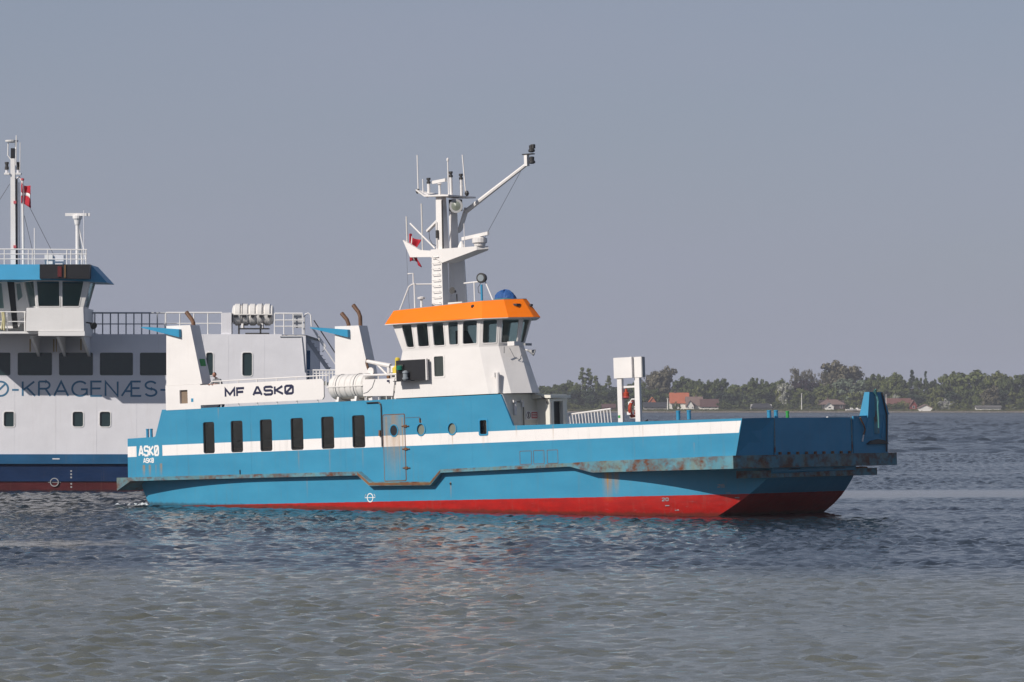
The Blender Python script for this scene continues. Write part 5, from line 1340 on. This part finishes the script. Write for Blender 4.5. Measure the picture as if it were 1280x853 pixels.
house(837, 862, 491, 503.5, 513, 'house with a big bright orange tiled roof, tallest on the shore', 'roof_orange', 'wall_white', 1652, chimney=.3, depth=11)
house(857, 879, 496, 506.5, 513, 'white house with faded pink grey roof beside the orange roofed house', 'roof_pink', 'wall_white', 1646, gable=False, chimney=.6, depth=8)
gh = house(857.5, 868, 500, 508, 513, 'small white gabled front wing below the faded pink grey roof', 'roof_pink', 'wall_white', 1643, gable=True, depth=6, wins=2)
house(875, 899, 499, 508, 513, 'low white house under a dark brown red roof, right of pink roof', 'roof_brown', 'wall_white', 1644, depth=8)
house(804, 834, 503, 508.5, 513, 'long dark roofed bungalow on the beach right of the sign gantry', 'roof_dark', 'wall_grey', 1640, depth=7, wins=4)
house(810, 821, 496.5, 503.5, 513, 'small pale gable with orange roof edge above the dark bungalow', 'roof_orange', 'roof_orange', 1655, gable=True, depth=9, wins=1)
house(752, 770, 505, 509, 513, 'dark red wooden shed under the trees left of sign gantry', 'roof_brown', 'wall_red', 1642, depth=5, wins=2)
house(938, 966, 504.5, 509.5, 514, 'dark flat bungalow with pale wall right of the brown roofed house', 'roof_dark', 'wall_grey', 1642, depth=7, wins=4, hip=.15)
house(1024, 1057, 499.5, 505, 513, 'dark timber house with wide grey hipped roof and white front', 'roof_pink', 'wall_dark', 1648, depth=9, chimney=.35, hip=.3, wins=3)
house(1031, 1043, 503.5, 508, 513, 'white gabled porch of the wide grey hipped house', 'roof_grey', 'wall_white', 1641, gable=True, depth=5, wins=1)
house(1108, 1140, 498, 506.5, 513, 'long house with weathered red roof right of the ramp post', 'roof_red', 'wall_red', 1655, depth=9, wins=4)
house(1137, 1147, 500, 507, 513, 'red timber gable end joined to the long red roof', 'roof_red', 'wall_red', 1648, gable=True, depth=7, wins=1)
house(1148, 1166, 505.5, 509.5, 515, 'small bright white gabled cottage near the waterline', 'roof_pink', 'wall_white', 1636, gable=True, depth=7, wins=2)
house(1175, 1194, 502, 506, 512, 'grey roofed house half hidden in bushes behind the white cottage', 'roof_grey', 'wall_grey', 1660, depth=8, wins=3)
house(1219, 1252, 507, 509, 514.5, 'long low pale cabin near the right edge of the shore', 'roof_grey', 'wall_white', 1638, depth=4, wins=7)
# poles
def pole(px, y0, y1, label, r=.09, Y=1639, cat='pole'):
    o = empty('flagpole', (SX(px,Y), Y, 1.0)); tag(o, label, cat)
    MB().tube([(0,0,-.4),(0,0,SZ(y0,Y)-1.0)], [r, r*.6], 8).build('pole', M['wall_white'], o)
    MB().lathe((0,0,SZ(y0,Y)-1.02),(0,0,1),[(0,r*.6),(.05,r*1.6),(.16,r*1.4),(.2,.02)],8).build('finial', M['wall_white'], o)
pole(834.6, 498.5, 512, 'thick pale post left of the orange roofed house', .32)
pole(1002, 492.5, 506, 'tall white flagpole in front of the trees, left of hipped house', .22, 1640, 'flagpole')
pole(1107.6, 494, 510, 'thin white flagpole at the left end of the red roof', .17, 1640, 'flagpole')
# boats drawn up on the beach
def boat(px, Y, ln, rot, label):
    o = empty('beached_boat', (SX(px,Y), Y, .45), (0,0,rot)); tag(o, label, 'boat', 'boats drawn up on the beach')
    rings = []
    for t, w, k in ((-.5,.75,.25),(-.2,1,.1),(.15,.95,.1),(.4,.5,.3),(.5,.06,.6)):
        x = t*ln; b_ = ln*.17*w
        rings.append([(x,-b_,.95),(x,-b_*.8,.45),(x,0,k),(x,b_*.8,.45),(x,b_,.95)])
    hbm = MB()
    for a, b_ in zip(rings, rings[1:]):
        for i in range(4): hbm.add([a[i], a[i+1], b_[i+1], b_[i]], [(0,1,2,3)])
    hbm.add(rings[0], [(0,1,2,3,4)]); hbm.build('hull', M['wall_white'], o)
    MB().hexa([(-ln*.1,-.55,.9),(ln*.2,-.45,.9),(ln*.2,.45,.9),(-ln*.1,.55,.9)],[(-ln*.08,-.45,1.5),(ln*.1,-.4,1.5),(ln*.1,.4,1.5),(-ln*.08,.45,1.5)]).build('cabin', M['wall_white'], o)
    MB().box(-ln*.4,-ln*.14,-.5,.5,.82,.86).build('thwart', M['wall_grey'], o)
boat(1064, 1632, 4.6, .2, 'white boat drawn up on the beach, left of the pair')
boat(1071, 1634, 4.0, -.3, 'white boat drawn up on the beach, nearer the ramp post')

# ================================================================== far shore: trees
def leafm(name, a, b):
    m, nt, bs = newmat(name)
    oi = nd(nt, 'ShaderNodeObjectInfo'); geo = nd(nt, 'ShaderNodeNewGeometry')
    f = mth(nt, 'FRACT', mth(nt, 'ADD', geo.outputs['Random Per Island'], mth(nt, 'MULTIPLY', oi.outputs['Random'], .35)))
    nt.links.new(mixc(nt, f, a, b), bs.inputs['Base Color'])
    bs.inputs['Roughness'].default_value = .8
    bs.inputs['Specular IOR Level'].default_value = .15
    return m
LM = {'dark': leafm('dark_leaves', (.050,.066,.022), (.086,.104,.034)),
      'mid': leafm('mid_green_leaves', (.076,.096,.028), (.130,.146,.046)),
      'yellow': leafm('yellow_green_leaves', (.100,.115,.032), (.160,.165,.055)),
      'brown': leafm('budding_brown_twigs', (.095,.086,.054), (.145,.128,.082)),
      'purple': leafm('copper_leaves', (.018,.012,.018), (.038,.022,.032)),
      'pale': leafm('silver_green_leaves', (.10,.13,.085), (.17,.20,.135)),
      'blossom': leafm('white_blossom', (.20,.21,.16), (.42,.41,.36)),
      'blue': leafm('blue_green_needles', (.030,.046,.028), (.052,.072,.040))}
BARK = simple('bark', (.06,.048,.038), .9, var=.3, scale=2)
def make_crown(kind, seed):
    """unit-height crown as separate leaf faces gathered in clumps, plus trunk with limbs"""
    rg = random.Random(seed); cl = []
    if kind == 'round':
        for i in range(58):
            a = rg.uniform(0, 6.28); z = rg.uniform(-1, 1); r = (1 - z*z)**.5; q = rg.uniform(.45, .96) * (1 + .16*math.sin(3*a + seed) + .10*math.sin(5*z + seed*2))
            cl.append((Vector((r*math.cos(a)*.42*q, r*math.sin(a)*.42*q, .56 + z*.40*q)), rg.uniform(.07, .135)))
        per, size = 60, .036
    elif kind == 'poplar':
        for i in range(40):
            z = rg.uniform(.1, 1); a = rg.uniform(0, 6.28); w = .13*math.sin(min(1, (1.04-z)*2.4)*1.57)*rg.uniform(.4, 1)
            cl.append((Vector((w*math.cos(a), w*math.sin(a), z)), rg.uniform(.035, .06)))
        per, size = 34, .022
    elif kind == 'conifer':
        for i in range(46):
            z = rg.uniform(.1, 1); a = rg.uniform(0, 6.28); w = .26*(1.02 - z)*rg.uniform(.5, 1.1)
            cl.append((Vector((w*math.cos(a), w*math.sin(a), z - .03*(w/.2))), .03 + .045*(1-z)))
        per, size = 22, .022
    elif kind == 'sparse':
        for i in range(84):
            a = rg.uniform(0, 6.28); z = rg.uniform(-.75, 1); r = (1 - z*z)**.5 if abs(z) < 1 else 0; q = rg.uniform(.4, 1.05) * (1 + .14*math.sin(4*a + seed))
            cl.append((Vector((r*math.cos(a)*.44*q, r*math.sin(a)*.44*q, .60 + z*.38*q)), rg.uniform(.06, .10)))
        per, size = 40, .017
    else:  # bush
        for i in range(30):
            a = rg.uniform(0, 6.28); q = rg.uniform(.1, 1.0)**.6; z = rg.uniform(.1, .85)*(1.1 - .55*q)
            cl.append((Vector((math.cos(a)*.62*q, math.sin(a)*.62*q, z)), rg.uniform(.12, .2)))
        per, size = 34, .050
    V = []; F = []
    for c, r in cl:
        for k in range(per):
            d = Vector((rg.gauss(0,1), rg.gauss(0,1), rg.gauss(0,1))).normalized() * r * rg.uniform(.45, 1.0)
            p = c + Vector((d.x, d.y, d.z*.8))
            if p.z < .02: continue
            n = (d.normalized() + Vector((rg.gauss(0,.5), rg.gauss(0,.5), rg.gauss(0,.5)+.25))).normalized()
            s = n.orthogonal().normalized(); t = n.cross(s); sz = size*rg.uniform(.6, 1.4)
            b = len(V)
            V += [p - s*sz, p + t*sz*.8, p + s*sz*1.1, p - t*sz*.7]; F.append((b, b+1, b+2, b+3))
    me = bpy.data.meshes.new('crown_' + kind); me.from_pydata([tuple(v) for v in V], [], F)
    tk = MB()
    if kind in ('round', 'sparse'):
        tk.tube([(0,0,-.03),(.01,0,.2),(0,.01,.45),(0,0,.78)], [.028,.022,.016,.006], 6)
        for i in range(7):
            a = i*.95 + seed; z0 = .22 + i*.055; ln = rg.uniform(.22, .34)
            tk.tube([(0,0,z0),(math.cos(a)*ln*.5,math.sin(a)*ln*.5,z0+ln*.45),(math.cos(a)*ln,math.sin(a)*ln,z0+ln*.8)], [.012,.008,.003], 4)
    elif kind == 'bush':
        for i in range(5): tk.tube([(0,0,-.03),(math.cos(i*1.3)*.15,math.sin(i*1.3)*.15,.3),(math.cos(i*1.3)*.35,math.sin(i*1.3)*.35,.6)], [.02,.015,.006], 4)
    else:
        tk.tube([(0,0,-.03),(0,0,.5),(0,0,.97)], [.022,.014,.004], 6)
        for i in range(6): tk.tube([(0,0,.2+i*.1),(math.cos(i*2)*.1,math.sin(i*2)*.1,.24+i*.1)], [.008,.003], 4)
    tko = tk.build('trunk', BARK)
    tme = tko.data; bpy.data.objects.remove(tko)
    return me, tme
PROTO = {k: [make_crown(k, s*13 + 5) for s in range(3)] for k in ('round', 'poplar', 'conifer', 'sparse', 'bush')}
WREF = {'round': .84, 'poplar': .19, 'conifer': .5, 'sparse': .95, 'bush': 1.5}
def tree(px, top, wpx, kind, col, Y, label, group, cat='tree'):
    me, tme = PROTO[kind][rnd.randrange(3)]
    H = SZ(top, Y) - 1.0; W = wpx/5000*Y
    sx = W / WREF[kind]
    name = {'round':'broadleaf_tree','poplar':'poplar_tree','conifer':'conifer_tree','sparse':'budding_tree','bush':'bush'}[kind]
    o = empty(name, (SX(px, Y), Y, 1.0), (0, 0, rnd.uniform(0, 6.28)))
    o.scale = (sx, sx, H); tag(o, label, cat, group)
    c = bpy.data.objects.new('crown', me); COL.objects.link(c); c.parent = o
    if not me.materials: me.materials.append(LM['mid'])
    c.material_slots[0].link = 'OBJECT'; c.material_slots[0].material = LM[col]
    t = bpy.data.objects.new('stem' if kind == 'bush' else 'trunk', tme); COL.objects.link(t); t.parent = o
G = 'trees of the wooded far shore'
T = [
 (728,461,9,'poplar','mid',1690,'tall slim poplar, leftmost of the three behind the sign gantry'),
 (736,462,10,'poplar','mid',1692,'tall slim poplar, middle one of the three left of sign gantry'),
 (744.5,471,8,'poplar','mid',1690,'shorter slim poplar, rightmost of the three left of sign gantry'),
 (761,470,26,'conifer','mid',1690,'pointed green tree just left of the sign gantry'),
 (706,475,27,'round','dark',1695,'dark round tree between the wheelhouse and the poplars'),
 (826,457,40,'round','brown',1695,'large brownish budding tree just right of the sign gantry'),
 (810,466,26,'sparse','brown',1698,'smaller brown budding tree half behind the sign gantry'),
 (854,468,34,'round','dark',1690,'big dark round tree above the orange roofed house'),
 (945,470,20,'round','dark',1688,'dark rounded peak tree behind the dark flat bungalow'),
 (997,457,26,'sparse','brown',1700,'brown budding tree left of the tallest grey brown tree'),
 (1012,459,22,'sparse','brown',1702,'brown budding tree above the dark purple tree'),
 (1030,461,24,'sparse','brown',1702,'thin budding tree joining the tallest tree from the left'),
 (1055,450,58,'round','brown',1700,'tallest and widest grey brown budding tree on the shore'),
 (1050,458,40,'round','dark',1706,'dark tree close behind the tallest budding tree'),
 (1006,473,30,'round','purple',1684,'dark purple leaved tree among the budding trees'),
 (1061,471,40,'round','pale',1680,'pale silver green tree below the tallest budding tree'),
 (981,477,18,'round','blossom',1676,'pinkish pale blossoming tree left of the purple tree'),
 (1140,463,24,'conifer','blue',1692,'dark pointed conifer, left one of the two on the skyline'),
 (1157,465,20,'conifer','blue',1692,'dark pointed conifer, right one of the two on the skyline'),
 (1211,460,54,'round','mid',1694,'broad green crowned tree, largest at the right of the shore'),
 (1246,461,34,'round','yellow',1692,'lighter yellow green tree right of the broad green crown'),
 (1187,462,26,'round','mid',1696,'green tree at the left shoulder of the broad green crown'),
 (1272,466,34,'round','dark',1690,'dark tree at the right edge of the picture'),
 (1238,482,26,'round','brown',1666,'brownish leaved tree below the yellow green tree'),
 (1180,496,20,'bush','blossom',1650,'white blossoming bush behind the white cottage'),
 (1166,495,18,'bush','yellow',1648,'yellow green bush above the small white cottage'),
 (1118,487,14,'bush','blossom',1668,'pale blossoming bush behind the long red roof'),
 (904,499,24,'bush','dark',1640,'dark round bush right of the brown roofed house'),
 (846,500,12,'bush','mid',1646,'small green bush in front of the orange roofed house'),
]
for t in T: tree(*t, group=G if 'tree' in t[6] or t[3] != 'bush' else 'bushes on the far shore', cat='bush' if t[3] == 'bush' else 'tree')
# the ordinary trees that make up the wood; nothing tells them apart
fill = [(677,481,18,'dark'),(690,479,22,'dark'),(718,478,20,'mid'),(752,478,18,'dark'),(772,480,20,'mid'),(787,478,22,'dark'),(800,474,22,'mid'),(872,472,18,'dark'),(886,473,20,'dark'),
        (898,471,24,'dark'),(914,482,20,'mid'),(930,480,26,'mid'),(962,475,24,'dark'),(978,471,20,'mid'),(1028,478,26,'mid'),(1090,465,28,'dark'),(1078,474,26,'dark'),(1115,465,32,'mid'),(1103,470,24,'mid'),
        (1128,470,22,'dark'),(1150,470,18,'dark'),(1167,472,20,'dark'),(1230,470,28,'mid'),(1258,468,24,'dark'),(1292,465,34,'mid'),(1310,468,34,'dark'),(660,482,22,'mid'),(645,480,24,'dark'),(1178,476,26,'dark')]
for px, tp_, w, c in fill:
    if c == 'dark': tree(px, tp_, w, 'round', c, 1690 + rnd.uniform(-6, 8), 'ordinary dark green round crowned tree of the far wood', G)
    else: tree(px, tp_, w, 'round', c, 1686 + rnd.uniform(-6, 8), 'ordinary mid green round crowned tree of the far wood', G)
fill2 = []
x = 668
while x < 1300:
    fill2.append(x); x += rnd.uniform(11, 17)
for px in fill2:
    c = rnd.choice(['dark','mid','mid','blue','yellow','dark'] if px > 800 else ['dark','blue','blue','dark'])
    tree(px, rnd.uniform(482, 491), rnd.uniform(18, 28), 'round', c, 1678 + rnd.uniform(-5, 5), 'low %s tree in the middle rank of the far wood' % {'dark':'dark green','mid':'mid green','blue':'blue green','yellow':'yellow green'}[c], G)
x = 672
while x < 1296:
    c = rnd.choice(['dark','mid','mid','yellow','dark'] if px > 800 else ['dark','blue','dark'])
    near = not (834 < x < 902 or 1025 < x < 1045 or 1146 < x < 1168 or 1216 < x < 1254 or 802 < x < 834)
    tree(x, rnd.uniform(497, 504), rnd.uniform(14, 24), 'bush', c, 1648 + rnd.uniform(0, 6) if near else 1668 + rnd.uniform(0, 4), 'low %s bush along the foot of the far wood' % {'dark':'dark green','mid':'mid green','blue':'blue green','yellow':'yellow green'}[c], 'bushes on the far shore', 'bush')
    x += rnd.uniform(9, 16)
ORD = ['first','second','third','fourth','fifth','sixth','seventh','eighth','ninth','tenth','eleventh','twelfth','thirteenth','fourteenth','fifteenth','sixteenth','seventeenth','eighteenth','nineteenth','twentieth','twenty-first','twenty-second','twenty-third','twenty-fourth','twenty-fifth','twenty-sixth','twenty-seventh','twenty-eighth','twenty-ninth','thirtieth']
byl = {}
for o in list(COL.objects):
    if o.parent is None and o.get('group') in (G, 'bushes on the far shore'): byl.setdefault(o['label'], []).append(o)
for l, os_ in byl.items():
    if len(os_) > 1:
        os_.sort(key=lambda q: q.location.x)
        for i, o in enumerate(os_): o['label'] = l + ', ' + ORD[min(i, 29)] + ' from left'
# wood beyond, reads as one mass; carries on out of frame on both sides
V = []; F = []
rg = random.Random(4)
def mass(x0, x1, y0, y1, h0, h1, n):
    for i in range(n):
        x = rg.uniform(x0, x1); y = rg.uniform(y0, y1)
        top = h0 + (h1-h0)*(.5 + .2*math.sin(x*.13) + .2*math.sin(x*.057 + 2) + .25*math.sin(x*.71)*math.sin(x*.37+1))
        p = Vector((x, y, 2 + top*rg.uniform(0, 1)**.6))
        nrm = Vector((rg.gauss(0,.6), -1 + rg.gauss(0,.5), rg.gauss(.4,.5))).normalized(); s = nrm.orthogonal().normalized(); t = nrm.cross(s); sz = rg.uniform(.4, 1.0)
        b = len(V); V.extend([tuple(p-s*sz), tuple(p+t*sz*.8), tuple(p+s*sz*1.1), tuple(p-t*sz*.8)]); F.append((b,b+1,b+2,b+3))
mass(-10, 250, 1700, 1730, 5, 10, 24000)
mass(-420, -8, 1650, 1690, 8, 14, 26000)
mass(240, 520, 1660, 1700, 9, 15, 16000)
me = bpy.data.meshes.new('distant_wood'); me.from_pydata(V, [], F); me.materials.append(LM['dark'])
o = bpy.data.objects.new('distant_wood', me); COL.objects.link(o)
tag(o, 'dark green wood filling the gaps behind the shore trees', 'wood', kind='stuff')
# rough grass along the bank
V = []; F = []
for i in range(9000):
    x = rg.uniform(-20, 250); y = shore_profile(x) + rg.uniform(8, 18); p = Vector((x, y, 0.55 + (y - shore_profile(x) - 8)*.04))
    h = rg.uniform(.2, .6); w = rg.uniform(.25, .6); a = rg.uniform(-.6, .6); s = Vector((math.cos(a), math.sin(a), 0))
    b = len(V); V.extend([tuple(p-s*w), tuple(p+s*w), tuple(p+s*w*.6+Vector((0,0,h))), tuple(p-s*w*.7+Vector((0,0,h*.8)))]); F.append((b,b+1,b+2,b+3))
me = bpy.data.meshes.new('bank_grass'); me.from_pydata(V, [], F); me.materials.append(leafm('bank_grass', (.055,.062,.026), (.11,.105,.045)))
o = bpy.data.objects.new('bank_grass', me); COL.objects.link(o)
tag(o, 'rough grass along the bank above the far beach', 'grass', kind='stuff')

# ================================================================== foam at the stern and the bow
foamm, nt, b = newmat('foam')
b.inputs['Base Color'].default_value = (.62, .66, .68, 1); b.inputs['Roughness'].default_value = .8
fm = MB(); rg = random.Random(9)
def patch(c, s, n=9):
    a0 = rg.uniform(0, 6.28)
    P = [(c[0] + math.cos(a0+2*math.pi*k/n)*s*rg.uniform(.6,1.25), c[1] + math.sin(a0+2*math.pi*k/n)*s*rg.uniform(.6,1.25)*1.3, c[2]-.02) for k in range(n)]
    fm.add(P + [(c[0], c[1], c[2] + s*.35)], [(k, (k+1) % n, n) for k in range(n)])
def ship_pt(u, v):
    p = SHIP_M @ Vector((u, v, 0)); p.z = .05; return p
for i in range(60):
    p = ship_pt(rg.gauss(.25, .30), rg.gauss(1.0, .9)); p.z += rg.uniform(-.03, .03); patch(p, rg.uniform(.04, .13))
fm.build('foam', foamm, kind='stuff', label='small white wash at the stern of the blue ferry', cat='foam')

# ================================================================== haze over the water
hz, nt, b = newmat('haze_air')
nt.nodes.remove(b)
pv = nd(nt, 'ShaderNodeVolumePrincipled'); pv.inputs['Color'].default_value = (.90, .92, 1.0, 1)
pv.inputs['Density'].default_value = HAZE = 0.00014
pv.inputs['Anisotropy'].default_value = 0.0
nt.links.new(pv.outputs[0], nt.nodes['Material Output'].inputs['Volume'])
MB().box(-740, 740, -230, 2640, -2.6, 32).build('haze', hz, kind='stuff', label='thin pale haze lying over the water and the far shore', cat='haze')
